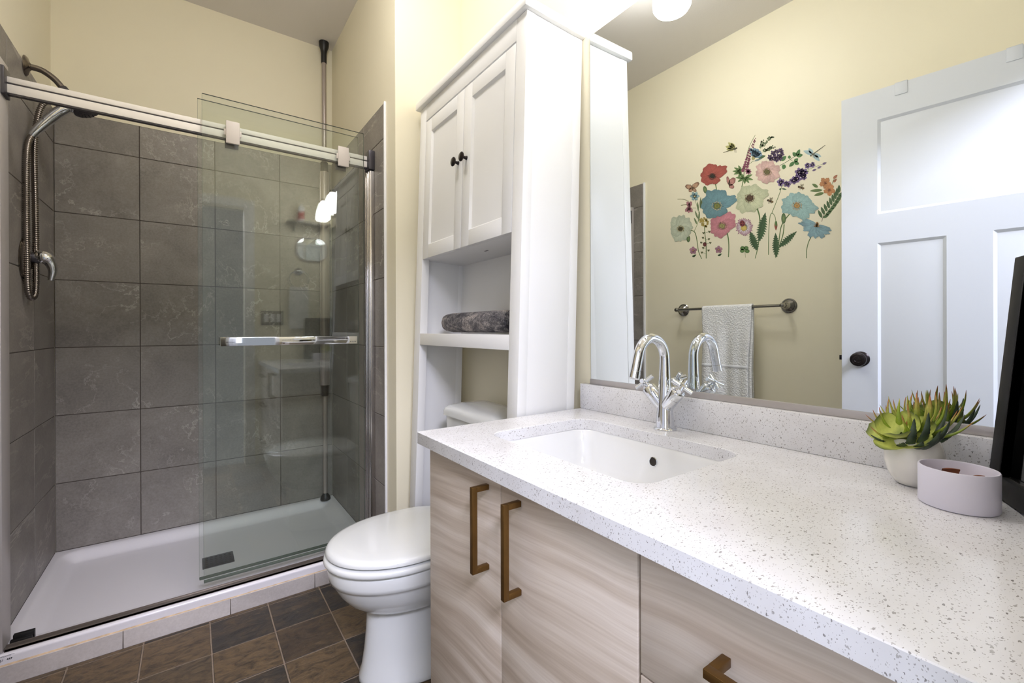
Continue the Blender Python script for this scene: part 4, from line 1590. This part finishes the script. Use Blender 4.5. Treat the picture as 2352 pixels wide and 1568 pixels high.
ws = thing('wall_shelf', 'small grey wall shelf with brackets above the towel ring', 'shelf', (-0.20, YW, 1.98))
b = MB()
b.box(-0.36, -0.03, YW + 0.0005, YW + 0.11, 1.985, 2.0, 0.002)
b.build('board', M['plate_grey'], ws)
for x in (-0.30, -0.09):
    b = MB()
    b.box(x - 0.008, x + 0.008, YW + 0.0005, YW + 0.008, 1.92, 1.985, 0.001)
    b.prism([(0.006, 1.985), (0.09, 1.985), (0.006, 1.935)], x - 0.006, x + 0.006, lambda a, c, h: Vector((h, YW + a, c)))
    b.build('bracket', M['plate_grey'], ws)
bt = thing('lotion_bottle', 'white bottle with a red label standing on the grey wall shelf', 'bottle', (-0.25, YW + 0.055, 2.0))
b = MB()
b.lathe([(0.024, 0.0003), (0.026, 0.004), (0.026, 0.115), (0.018, 0.130), (0.010, 0.134), (0.010, 0.150), (0.0, 0.151)], (-0.25, YW + 0.055, 2.0), (0, 0, 1), 28)
b.build('bottle_body', M['white_paint'], bt)
b = MB()
b.lathe([(0.0263, 0.02), (0.0265, 0.021), (0.0265, 0.085), (0.0263, 0.086)], (-0.25, YW + 0.055, 2.0), (0, 0, 1), 28, cap0=False, cap1=False)
b.build('label_band', M['red'], bt)
om = thing('oval_mirror', 'small oval mirror with a pale frame hanging under the grey wall shelf', 'mirror', (-0.155, YW, 1.66))
b = MB()
A = [rrect(-0.155, 1.785, 0.132 - i, 0.108 - i, 0.09 - i, 10) for i in (0.0, 0.004, 0.012, 0.014)]
dep = (0.0005, 0.014, 0.014, 0.008)
b.loft([[(x, YW + d_, z) for x, z in a] for a, d_ in zip(A, dep)], cap1=False)
b.build('frame', M['pole'], om)
b = MB()
b.poly([(x, YW + 0.0085, z) for x, z in rrect(-0.155, 1.785, 0.119, 0.095, 0.077, 10)])
b.build('glass', M['mirror'], om)

# ------------------------------------------------------------------ flower wall stickers
XS = XL + 0.0004
def wp(cx, cy, layer=0):
    """pixels of an image crop (wall seen in the mirror) to wall points"""
    s, t = cx / 1000.0, cy / 1000.0
    k = 1.0 + 0.1945120 * s - 0.000793 * t  # homography from image pixels, precomputed from the fitted camera
    return Vector((XS + layer * 0.00012, (1.806108 - 0.350296 * s + 0.000319 * t) / k, (2.414257 + 0.209204 * s - 0.601720 * t) / k))
rs = random.Random(21)
def shade(c, f):
    return tuple(max(0, min(1, x * f)) for x in c[:3]) + (1,)
class Dec:
    """one sticker: parts collected per name, then linked under its Empty"""
    def __init__(self, name, label, cat, c):
        p = wp(*c)
        self.root = thing(name, label, cat, (XL, p.y, p.z), group='flower and insect wall stickers')
        self.parts = {}
    def mb(self, part):
        return self.parts.setdefault(part, MB())
    def fan(self, part, centre, outline, ci, co, layer=0):
        b = self.mb(part)
        t = bmesh.new()
        cl = t.loops.layers.float_color.new('col')
        cv = t.verts.new(wp(*centre, layer))
        vs = [t.verts.new(wp(*p, layer)) for p in outline]
        for i in range(len(vs)):
            j = (i + 1) % len(vs)
            try:
                f = t.faces.new((cv, vs[i], vs[j]))
            except ValueError:
                continue
            for lo, c in zip(f.loops, (ci, co[i % len(co)], co[j % len(co)])):
                lo[cl] = c
        b.add(t)
    def disc(self, part, c, rx, ry, ci, co, layer=0, rot=0.0, n=22, wob=0.0):
        pts = []
        for k in range(n):
            a = 2 * PI * k / n
            r = 1 + wob * rs.uniform(-1, 1)
            x, y = rx * r * math.cos(a), ry * r * math.sin(a)
            pts.append((c[0] + x * math.cos(rot) - y * math.sin(rot), c[1] + x * math.sin(rot) + y * math.cos(rot)))
        self.fan(part, c, pts, ci, [co], layer)
    def line(self, part, pts, w0, col, w1=None, layer=0, n=8):
        P_ = spline([(x, y, 0) for x, y in pts], n) if len(pts) > 2 else [Vector((*pts[0], 0)), Vector((*pts[1], 0))]
        w1 = w0 if w1 is None else w1
        A, B_ = [], []
        for i, p in enumerate(P_):
            d = P_[min(i + 1, len(P_) - 1)] - P_[max(i - 1, 0)]
            nn = Vector((-d.y, d.x, 0)).normalized()
            w_ = (w0 + (w1 - w0) * i / (len(P_) - 1)) / 2
            A.append(wp(p.x + nn.x * w_, p.y + nn.y * w_, layer))
            B_.append(wp(p.x - nn.x * w_, p.y - nn.y * w_, layer))
        self.mb(part).loft([A, B_], closed=False, colors=[shade(col, 0.85), shade(col, 1.1)])
    def leaf(self, part, a, c, w_, col, layer=0, teeth=0, vein=True):
        a, c = Vector((*a, 0)), Vector((*c, 0))
        d = c - a
        nn = Vector((-d.y, d.x, 0)).normalized()
        L_, n = [], (2 * teeth if teeth else 10)
        Rr = []
        for i in range(n + 1):
            t = i / n
            wv = w_ / 2 * math.sin(PI * t ** 0.85) ** 0.8
            if teeth:
                wv *= (1.25 if i % 2 else 0.62)
            back = d * (-0.03 if teeth and i % 2 else 0)
            p = a + d * t
            L_.append((p.x + nn.x * wv + back.x, p.y + nn.y * wv + back.y))
            Rr.append((p.x - nn.x * wv + back.x, p.y - nn.y * wv + back.y))
        b = self.mb(part)
        mid = [wp(*(a + d * (i / n))[:2], layer) for i in range(n + 1)]
        b.loft([[wp(*p, layer) for p in L_], mid], closed=False, colors=[shade(col, 1.2), shade(col, 0.9)])
        b.loft([mid, [wp(*p, layer) for p in Rr]], closed=False, colors=[shade(col, 0.8), shade(col, 1.0)])
        if vein:
            self.line(part, [tuple(a[:2]), tuple(c[:2])], 3, shade(col, 1.5), 1, layer + 1)
    def petal(self, part, c, ang, ln, wd, col, layer=0, edge=None, base=None, veins=5, wob=0.05, sq=(1, 1, 0)):
        """broad rounded petal from c outward; sq squashes the whole flower (sx, sy, rot)"""
        edge = edge or shade(col, 0.8)
        base = base or shade(col, 0.62)
        def tf(u_, v_):
            x = u_ * math.cos(ang) - v_ * math.sin(ang)
            y = u_ * math.sin(ang) + v_ * math.cos(ang)
            x, y = x * sq[0], y * sq[1]
            return (c[0] + x * math.cos(sq[2]) - y * math.sin(sq[2]), c[1] + x * math.sin(sq[2]) + y * math.cos(sq[2]))
        n = 26
        out, inn = [], []
        ph = rs.uniform(0, 6)
        for k in range(n + 1):
            a = PI * (k / n - 0.5)
            # teardrop outline
            u_ = ln * (0.5 + 0.5 * math.cos(2 * a)) ** 0.55 if abs(a) < PI / 2 - 1e-6 else 0
            v_ = wd / 2 * math.sin(2 * a) if False else wd / 2 * math.sin(a * 1.0) * (math.cos(a) ** 0.35 if abs(a) < PI / 2 - 1e-6 else 0) * 1.25
            r = 1 + wob * math.sin(a * 9 + ph) + wob * 0.6 * rs.uniform(-1, 1)
            out.append((u_ * r, v_ * r))
            inn.append((u_ * r * 0.6, v_ * r * 0.62))
        b = self.mb(part)
        cv = [wp(*tf(0, 0), layer)] * (n + 1)
        cs = [base, col, edge]
        b.loft([cv, [wp(*tf(*p), layer) for p in inn], [wp(*tf(*p), layer) for p in out]], closed=False, colors=cs)
        for q in range(veins):
            f = (q + 0.5) / veins - 0.5
            k = int((f + 0.5) * n)
            tu, tv = out[k]
            self.line(part, [tf(ln * 0.12, 0), tf(tu * 0.55, tv * 0.5), tf(tu * 0.93, tv * 0.93)], 3.0, shade(col, 0.62), 1.2, layer + 1, 4)
    def done(self):
        for nm, b in self.parts.items():
            b.build(nm.split('#')[0], M['print'], self.root, smooth=180)

GR, GD, GL = srgb(92, 124, 60), srgb(62, 96, 56), srgb(128, 150, 84)
def bloom(d, c, petals, col, sq, ccol, crad, ring=None, layer=2, veins=5):
    for k, (ang, ln, wd) in enumerate(petals):
        d.petal('petals', c, math.radians(ang), ln, wd, shade(col, rs.uniform(0.9, 1.1)), layer + 2 * k, sq=sq, veins=veins)
    top = layer + 2 * len(petals) + 2
    if ring:
        for k in range(22):
            a = 2 * PI * k / 22
            r = crad * rs.uniform(1.1, 1.5)
            d.disc('flower_centre', (c[0] + r * math.cos(a) * 1.0, c[1] + r * math.sin(a) * 0.9), 5, 5, ring, ring, top, n=6)
    d.disc('flower_centre', c, crad, crad * 0.85, shade(ccol, 1.6), shade(ccol, 0.6), top + 1, wob=0.12)
    d.disc('flower_centre', c, crad * 0.45, crad * 0.4, shade(ccol, 0.5), shade(ccol, 1.2), top + 2, wob=0.1)

d = Dec('poppy_sticker', 'red poppy sticker on the cream wall, highest on the towel side', 'wall sticker', (560, 600))
d.line('stem', [(578, 600), (592, 660), (600, 726)], 11, GR)
bloom(d, (553, 545), [(200, 130, 190), (150, 130, 180), (260, 150, 200), (325, 190, 150), (90, 95, 200)], srgb(168, 58, 36), (1, 0.92, 0), srgb(46, 44, 34), 26, srgb(60, 40, 30))
d.done()
d = Dec('poppy_sticker', 'large deep blue poppy sticker under the red poppy on the cream wall', 'wall sticker', (620, 850))
d.line('stem', [(488, 722), (505, 750), (530, 772)], 9, GR)
d.disc('bud', (473, 692), 22, 40, GL, GD, 1, -0.2)
bloom(d, (605, 870), [(190, 175, 230), (245, 200, 220), (290, 195, 200), (335, 235, 150), (140, 170, 210), (85, 120, 260)], srgb(104, 150, 162), (1, 0.95, 0), srgb(120, 124, 50), 38, srgb(206, 180, 120), veins=7)
d.done()
d = Dec('poppy_sticker', 'large cream poppy sticker with long stem at the heart of the stickers', 'wall sticker', (990, 800))
d.line('stem', [(1040, 892), (1066, 980), (1072, 1090), (1062, 1230), (1040, 1360), (1018, 1442)], 16, GR, 7)
d.leaf('leaves', (1062, 1250), (1132, 938), 92, GD, 1, 12)
d.leaf('leaves', (1040, 1350), (962, 1143), 84, GD, 1, 10)
bloom(d, (963, 785), [(180, 150, 190), (130, 190, 200), (80, 160, 190), (240, 150, 200), (300, 170, 190), (340, 215, 150), (30, 160, 170)], srgb(206, 210, 170), (1, 0.97, 0), srgb(86, 58, 34), 40, srgb(120, 80, 40), veins=6)
d.done()
d = Dec('flower_sticker', 'pale pink many-petalled flower sticker below the purple blossom cluster', 'wall sticker', (1160, 500))
bloom(d, (1150, 500), [(170, 128, 120), (215, 135, 120), (255, 135, 120), (295, 140, 120), (340, 150, 120), (20, 145, 120), (60, 130, 120), (100, 135, 120), (135, 130, 120)], srgb(222, 178, 168), (1, 0.95, 0), srgb(110, 100, 50), 34, srgb(140, 120, 60), veins=4)
d.done()
d = Dec('lupine_sticker', 'tall burgundy lupine spike sticker, tallest of the flower stickers', 'wall sticker', (940, 400))
d.line('stem', [(1020, 95), (960, 210), (925, 330), (905, 460), (888, 590), (868, 680), (832, 796)], 4, GR, 11)
for k in range(30):
    t = k / 29
    x, y = 1000 - 95 * t + (20 if t < .3 else 0) * (1 - t), 130 + 350 * t
    sd = (-1) ** k
    wv = 8 + 34 * t
    d.leaf('petals', (x, y), (x + sd * wv, y + rs.uniform(-6, 20)), 16 + 14 * t, shade(srgb(122, 50, 76), rs.uniform(0.75, 1.35)), 2 + k % 3, vein=False)
for k in range(8):
    a = 2 * PI * k / 8
    d.leaf('petals', (945, 490), (945 + 36 * math.cos(a), 495 + 36 * math.sin(a)), 18, srgb(140, 60, 100), 5, vein=False)
for ox_, oy_, angs in ((870, 490, (180, 150, 215, 110, 250, 300)), (905, 560, (180, 140, 60, 20, 90, 330, 230))):
    for a in angs:
        d.leaf('leaves', (ox_, oy_), (ox_ + 100 * math.cos(math.radians(a)), oy_ - 70 * math.sin(math.radians(-a)) ), 28, GR, 1)
d.done()
d = Dec('bellflower_sticker', 'blue bell flower sticker beside the lupine spike', 'wall sticker', (1030, 290))
d.line('stem', [(968, 405), (990, 385), (1040, 370), (1100, 345)], 6, GR, 3)
d.leaf('leaves', (1050, 345), (1135, 320), 34, GD, 1)
d.leaf('leaves', (1010, 380), (1100, 348), 20, srgb(120, 140, 140), 1)
d.leaf('leaves', (990, 370), (1015, 315), 36, srgb(170, 160, 90), 2)
for a in (250, 275, 300, 325, 345):
    d.petal('petals', (1005, 330), math.radians(a), 95, 60, shade(srgb(112, 150, 176), rs.uniform(0.85, 1.1)), 3, veins=4)
d.done()
d = Dec('sprig_sticker', 'tiny green seed-head sprig sticker above the purple blossom cluster', 'wall sticker', (1140, 180))
for br in ([(1075, 250), (1090, 200), (1100, 160)], [(1080, 240), (1130, 190), (1175, 130), (1210, 115)], [(1090, 270), (1150, 250), (1225, 232)], [(1095, 285), (1150, 265), (1200, 215)]):
    d.line('stem', br, 3, GL)
    for p in spline([(x, y, 0) for x, y in br], 4)[2:]:
        for s in (-1, 1):
            d.disc('seeds', (p.x + s * 10, p.y + rs.uniform(-9, 9)), 8, 9, GL, srgb(86, 104, 80), 2, n=10)
d.done()
_fl = [0]
def floret(d, x, y, r, col, layer=3, nn=5):
    _fl[0] += 1
    part = 'floret#%d' % _fl[0]
    for k in range(nn):
        a = 2 * PI * k / nn + rs.uniform(0, 0.5)
        d.petal(part, (x, y), a, r, r * 0.85, shade(col, rs.uniform(0.75, 1.3)), layer, veins=1)
    d.disc(part, (x, y), r * 0.18, r * 0.18, srgb(210, 190, 150), shade(col, 0.5), layer + 3, n=8)
d = Dec('blossom_sticker', 'round dark purple blossom cluster sticker above the pale pink flower', 'wall sticker', (1250, 315))
for (x, y) in ((1180, 335), (1215, 290), (1255, 275), (1300, 265), (1310, 305), (1275, 330), (1235, 330), (1200, 360), (1250, 365), (1295, 350)):
    floret(d, x, y, 30, srgb(92, 62, 108))
d.done()
d = Dec('leafy_twig_sticker', 'green leafy twig sticker beside the pale pink flower', 'wall sticker', (1410, 360))
d.line('stem', [(1288, 428), (1350, 395), (1410, 355), (1462, 322)], 6, GD, 4)
d.line('stem', [(1400, 360), (1440, 388), (1450, 392)], 4, GD)
for a, c, w_ in (((1300, 375), (1360, 325), 44), ((1392, 355), (1394, 316), 34), ((1470, 325), (1428, 285), 46), ((1470, 325), (1508, 250), 40), ((1470, 325), (1540, 310), 42), ((1445, 390), (1390, 440), 40), ((1445, 390), (1488, 350), 40), ((1445, 390), (1500, 412), 42), ((1340, 415), (1325, 470), 46)):
    d.leaf('leaves', a, c, w_, srgb(70, 122, 58), 2)
d.done()
def dragonfly(name, label, c, tail, wings, wcol, bcol):
    d = Dec(name, label, 'wall sticker', c)
    for a, l_ in wings:
        d.leaf('wings', c, (c[0] + l_ * math.cos(math.radians(a)), c[1] + l_ * math.sin(math.radians(a))), 46, wcol, 1)
    d.line('body', [c, tail], 12, bcol, 5, 4)
    d.disc('body', c, 15, 11, bcol, shade(bcol, 0.6), 5)
    h = (c[0] - (tail[0] - c[0]) * 0.16, c[1] - (tail[1] - c[1]) * 0.16)
    d.disc('body', h, 10, 9, shade(bcol, 0.7), shade(bcol, 0.5), 5)
    for k in range(3):
        d.line('legs', [(c[0] - 4 + 8 * k, c[1] + 5), (c[0] + 2 + 10 * k, c[1] + 42)], 2.5, shade(bcol, 0.8), layer=3)
    d.done()
dragonfly('dragonfly_sticker', 'yellow-winged dragonfly sticker above the red poppy', (795, 245), (670, 288), [(225, 100), (195, 105), (240, 75), (175, 90)], srgb(176, 172, 96), srgb(90, 86, 50))
dragonfly('dragonfly_sticker', 'pale blue dragonfly sticker above the purple larkspur', (1650, 305), (1785, 205), [(235, 82), (200, 112), (15, 95), (45, 105)], srgb(162, 190, 196), srgb(104, 104, 84))
d = Dec('larkspur_sticker', 'long purple larkspur stem sticker slanting above the pale blue poppy', 'wall sticker', (1400, 650))
d.line('stem', [(1200, 950), (1240, 850), (1290, 720), (1310, 655)], 7, GR, 5)
d.line('stem', [(1310, 655), (1400, 590), (1520, 510), (1640, 455), (1790, 400)], 5, GR, 3)
for (x, y, r) in ((1300, 610, 46), (1370, 630, 40), (1440, 590, 46), (1480, 570, 44), (1500, 500, 50), (1545, 505, 52), (1545, 550, 40), (1590, 430, 34), (1645, 420, 32)):
    floret(d, x, y, r, srgb(120, 92, 152), nn=6)
for (x, y) in ((1665, 475), (1720, 445), (1775, 402)):
    d.leaf('petals', (x - 22, y + 12), (x + 24, y - 8), 22, srgb(110, 92, 130), 3)
for a, c in (((1310, 680), (1365, 690)), ((1305, 680), (1280, 690)), ((1560, 510), (1608, 485))):
    d.leaf('leaves', a, c, 16, GD, 2)
d.done()
d = Dec('orange_flower_sticker', 'pair of orange blossoms sticker nearest the open door', 'wall sticker', (1800, 660))
for a, c in (((1755, 695), (1615, 705)), ((1705, 665), (1640, 628)), ((1770, 725), (1660, 755))):
    d.leaf('leaves', a, c, 34, srgb(96, 120, 60), 1)
d.line('stem', [(1850, 650), (1868, 600), (1885, 570)], 5, GR)
d.leaf('buds', (1872, 572), (1918, 530), 30, srgb(170, 100, 60), 2)
d.leaf('buds', (1872, 612), (1910, 572), 26, srgb(170, 100, 60), 2)
for (x, y) in ((1785, 618), (1830, 695)):
    for k in range(5):
        d.petal('blossom#%d' % x, (x, y), 2 * PI * k / 5 + 0.3, 66, 60, shade(srgb(206, 130, 50), rs.uniform(0.8, 1.15)), 3 + k, veins=3)
    d.disc('blossom#%d' % x, (x, y), 10, 10, srgb(150, 70, 20), srgb(120, 60, 20), 14, n=10)
d.done()
d = Dec('leafy_branch_sticker', 'green leafy branch sticker under the orange blossoms', 'wall sticker', (1820, 880))
d.line('stem', [(1745, 1040), (1775, 940), (1815, 850), (1880, 760), (1950, 700)], 5, srgb(110, 80, 60), 3)
for k in range(9):
    t = k / 8
    x, y = 1750 + 185 * t + 12 * math.sin(PI * t), 1000 - 275 * t
    d.leaf('leaves', (x, y), (x - 45 + 45 * t, y - 88), 34, srgb(76, 106, 60), 2)
    if k < 8:
        d.leaf('leaves', (x + 8, y), (x + 80, y - 42), 32, srgb(84, 116, 66), 2)
d.done()
d = Dec('poppy_sticker', 'large pale blue poppy sticker nearest the open door', 'wall sticker', (1490, 870))
d.line('stem', [(1420, 930), (1355, 1005), (1305, 1090), (1285, 1200), (1275, 1290)], 11, GR, 10)
d.line('stem', [(1335, 1070), (1325, 1170), (1290, 1290), (1262, 1370), (1242, 1435)], 11, GR, 8)
d.disc('bud', (1330, 1005), 25, 58, GL, GD, 3)
d.leaf('leaves', (1250, 1425), (1242, 1160), 74, GD, 1, 11)
d.leaf('leaves', (1285, 1315), (1475, 1145), 66, GD, 1, 10)
bloom(d, (1478, 868), [(165, 180, 170), (205, 175, 170), (245, 165, 160), (285, 160, 180), (330, 170, 190), (10, 225, 170), (55, 190, 170), (100, 130, 190), (130, 120, 150)], srgb(158, 198, 196), (1, 0.92, 0), srgb(176, 130, 50), 36, srgb(196, 140, 60), veins=7)
d.done()
d = Dec('cosmos_sticker', 'drooping blue cosmos sticker with orange centre on a curved stem', 'wall sticker', (1690, 1120))
d.line('stem', [(1632, 1200), (1600, 1270), (1582, 1350), (1578, 1440)], 10, GR, 8)
for k, (a, l_, w_) in enumerate(((190, 195, 70), (205, 165, 80), (165, 150, 80), (125, 145, 90), (95, 130, 90), (60, 150, 90), (30, 160, 80), (15, 165, 70))):
    d.petal('petals', (1690, 1090), math.radians(a), l_, w_, shade(srgb(132, 172, 184), rs.uniform(0.85, 1.1)), 2 + 2 * k, veins=4)
for k in range(26):
    a = rs.uniform(-PI, 0)
    d.line('flower_centre', [(1692, 1095), (1695 + 46 * math.cos(a) * rs.uniform(.5, 1), 1095 + 58 * math.sin(a) * rs.uniform(.5, 1))], 5, shade(srgb(190, 130, 50), rs.uniform(.7, 1.2)), 3, 20)
d.done()
d = Dec('poppy_sticker', 'rose pink poppy sticker just under the deep blue poppy', 'wall sticker', (670, 1080))
d.line('stem', [(702, 1132), (724, 1210), (732, 1310), (728, 1426)], 13, GR, 10)
bloom(d, (662, 1088), [(185, 130, 150), (215, 145, 160), (265, 135, 170), (310, 190, 170), (345, 150, 150), (110, 140, 170), (150, 140, 160), (65, 100, 150)], srgb(204, 120, 134), (1, 0.95, 0), srgb(150, 140, 80), 34, srgb(120, 100, 60), veins=7)
d.done()
d = Dec('daisy_sticker', 'white daisy sticker with magenta petal tips and a ladybird on it', 'wall sticker', (900, 1095))
for k in range(30):
    a = 2 * PI * k / 30
    d.petal('petals', (900, 1098), a, rs.uniform(86, 104), 24, srgb(232, 220, 222), 2 + k % 2, edge=srgb(150, 50, 110), base=srgb(220, 214, 200), veins=1, wob=0.02)
d.disc('flower_centre', (895, 1110), 34, 32, srgb(220, 190, 70), srgb(190, 160, 60), 8, wob=0.08)
d.disc('ladybird', (880, 1060), 30, 34, srgb(150, 30, 46), srgb(110, 20, 34), 10)
for x, y in ((868, 1050), (892, 1052), (872, 1072), (890, 1074)):
    d.disc('ladybird', (x, y), 5, 5, srgb(20, 16, 16), srgb(20, 16, 16), 11, n=8)
d.done()
d = Dec('poppy_sticker', 'sage white poppy sticker with drooping bud nearest the tiled shower wall', 'wall sticker', (220, 1120))
d.line('stem', [(290, 1190), (300, 1150), (330, 1138), (365, 1165), (385, 1250), (400, 1360), (435, 1445)], 9, GR, 8)
d.disc('bud', (290, 1226), 20, 38, GL, GD, 3)
bloom(d, (208, 1118), [(200, 115, 150), (235, 150, 150), (275, 150, 140), (310, 145, 150), (345, 135, 140), (30, 120, 140), (75, 130, 160), (110, 145, 160), (155, 115, 150)], srgb(196, 204, 178), (1, 1.0, 0), srgb(70, 62, 34), 26, srgb(150, 130, 70), veins=4)
d.done()
d = Dec('wildflower_sticker', 'small blue and pink wildflower sprig sticker beside the deep blue poppy', 'wall sticker', (350, 880))
d.line('stem', [(355, 1142), (390, 1060), (405, 960), (380, 860), (362, 790)], 5, GL, 4)
d.line('stem', [(335, 890), (375, 890)], 4, GL)
for a, c in (((400, 930), (388, 820)), ((420, 900), (425, 770)), ((420, 880), (450, 780)), ((395, 1010), (362, 918)), ((402, 1040), (412, 920)), ((385, 1070), (352, 995))):
    d.leaf('leaves', a, c, 20, srgb(110, 128, 84), 1)
for k in range(9):
    t = k / 8
    d.disc('seeds', (178 + 110 * t, 795 - 22 * math.sin(t * 2) + 40 * t), 7, 4, GL, srgb(140, 130, 80), 2, n=8)
    d.disc('seeds', (215 + 60 * t, 862 - 10 * t), 6, 4, GL, srgb(140, 130, 80), 2, n=8)
for k in range(6):
    d.petal('petals', (360, 762), 2 * PI * k / 6, 52, 40, shade(srgb(140, 178, 184), rs.uniform(.85, 1.1)), 3, veins=2)
for a in (60, 95, 130, 250, 290):
    d.petal('petals', (300, 880), math.radians(a), 64, 44, shade(srgb(186, 116, 124), rs.uniform(.85, 1.1)), 3, veins=2)
d.disc('flower_centre', (360, 765), 9, 9, srgb(220, 200, 110), srgb(180, 150, 70), 8, n=8)
d.done()
def butterfly(label, c, angs, col, rimc):
    d = Dec('butterfly_sticker', label, 'wall sticker', c)
    for a, l_, w_ in angs:
        d.petal('wings', c, math.radians(a), l_, w_, col, 2, edge=rimc, base=shade(col, 0.7), veins=4, wob=0.02)
    d.line('body', [(c[0] - 6, c[1] - 22), (c[0] + 4, c[1] + 26)], 9, srgb(70, 56, 40), 4, 6)
    for s in (-1, 1):
        d.line('antennae', [(c[0] - 6, c[1] - 20), (c[0] - 6 + s * 16 - 6, c[1] - 42)], 2.5, srgb(70, 56, 40), layer=6)
    d.done()
butterfly('orange-brown butterfly sticker near the shower wall beside the red poppy', (335, 672), ((195, 82, 60), (320, 92, 60), (130, 56, 50), (45, 58, 44)), srgb(196, 150, 112), srgb(110, 74, 52))
butterfly('pink butterfly sticker with raised wings between red poppy and lupine', (735, 640), ((310, 100, 74), (258, 96, 40), (30, 62, 56)), srgb(196, 128, 116), srgb(124, 70, 66))
def bee(label, c):
    d = Dec('bee_sticker', label, 'wall sticker', c)
    for k in range(4):
        d.disc('body', (c[0] - 24 + 15 * k, c[1] - 7 + 5 * k), 14, 12, srgb(150, 116, 50) if k % 2 else srgb(52, 42, 32), srgb(80, 60, 36), 3 + k, n=12)
    d.leaf('wings', (c[0], c[1] - 4), (c[0] + 30, c[1] - 42), 22, srgb(170, 160, 130), 2)
    d.leaf('wings', (c[0] + 4, c[1] - 4), (c[0] - 4, c[1] - 44), 18, srgb(170, 160, 130), 2)
    for k in range(3):
        d.line('legs', [(c[0] - 20 + 14 * k, c[1] + 8), (c[0] - 24 + 18 * k, c[1] + 30)], 3, srgb(60, 46, 30), layer=2)
    d.done()
bee('bee sticker between the cream poppy and the pale blue poppy', (1185, 815))
bee('bee sticker just above the pale blue poppy', (1522, 668))
d = Dec('mustard_sticker', 'yellow mustard flower sticker on a stem with heart-shaped seeds', 'wall sticker', (470, 1200))
d.line('stem', [(465, 1090), (472, 1180), (484, 1300), (485, 1442)], 8, GR, 9)
for k in range(30):
    a, r = rs.uniform(0, 2 * PI), 48 * math.sqrt(rs.random())
    d.disc('petals', (460 + r * math.cos(a), 1052 + 1.1 * r * math.sin(a)), 12, 11, shade(srgb(198, 172, 56), rs.uniform(0.7, 1.2)), srgb(150, 128, 40), 2 + k % 3, n=8)
for k, (x, y) in enumerate(((520, 1150), (455, 1165), (515, 1232), (450, 1218), (530, 1272), (430, 1270), (452, 1328), (512, 1355), (438, 1378))):
    d.line('stem', [(478, y + 8), (x, y)], 3, GR)
    d.fan('seeds', (x, y), [(x - 14, y - 10), (x - 4, y - 12), (x, y - 6), (x + 6, y - 13), (x + 14, y - 8), (x + 6, y + 6), (x, y + 14), (x - 8, y + 4)], srgb(104, 110, 60), [srgb(84, 92, 56)], 2)
d.disc('ladybird', (470, 1288), 20, 24, srgb(120, 34, 36), srgb(90, 24, 28), 5)
d.done()
for lb, (x, y) in (('small mauve pansy sticker under the sage white poppy', (343, 1355)), ('small mauve pansy sticker under the rose pink poppy', (622, 1345))):
    d = Dec('pansy_sticker', lb, 'wall sticker', (x, y))
    for k in range(5):
        d.petal('petals', (x, y), 2 * PI * k / 5 - 0.3, 42, 42, shade(srgb(176, 120, 142), rs.uniform(.85, 1.15)), 2 + k, base=srgb(120, 30, 56), veins=2)
    d.disc('flower_centre', (x, y), 7, 7, srgb(220, 180, 70), srgb(180, 120, 50), 12, n=8)
    d.leaf('leaves', (x - 8, y + 68), (x + 34, y + 44), 20, GD, 1)
    d.leaf('leaves', (x - 12, y + 60), (x + 20, y + 66), 18, GD, 1)
    d.done()
d = Dec('clover_sticker', 'green clover leaf sticker between rose pink poppy stem and serrated leaves', 'wall sticker', (905, 1345))
d.line('stem', [(905, 1350), (910, 1390), (915, 1432)], 5, GL, 4)
for x, y in ((882, 1330), (922, 1328), (934, 1362), (878, 1358)):
    d.disc('leaves', (x, y), 25, 22, srgb(104, 146, 70), srgb(70, 112, 52), 2, wob=0.05)
d.done()
d = Dec('red_bud_sticker', 'drooping red bud sticker on a thin hooked stem', 'wall sticker', (1200, 1150))
d.line('stem', [(1164, 1402), (1166, 1250), (1172, 1080), (1185, 970), (1210, 950), (1235, 985), (1246, 1040)], 8, GR, 6)
d.leaf('bud', (1246, 1030), (1246, 1138), 34, srgb(150, 62, 40), 2)
d.leaf('bud', (1246, 1028), (1248, 1095), 28, GR, 3)
d.done()
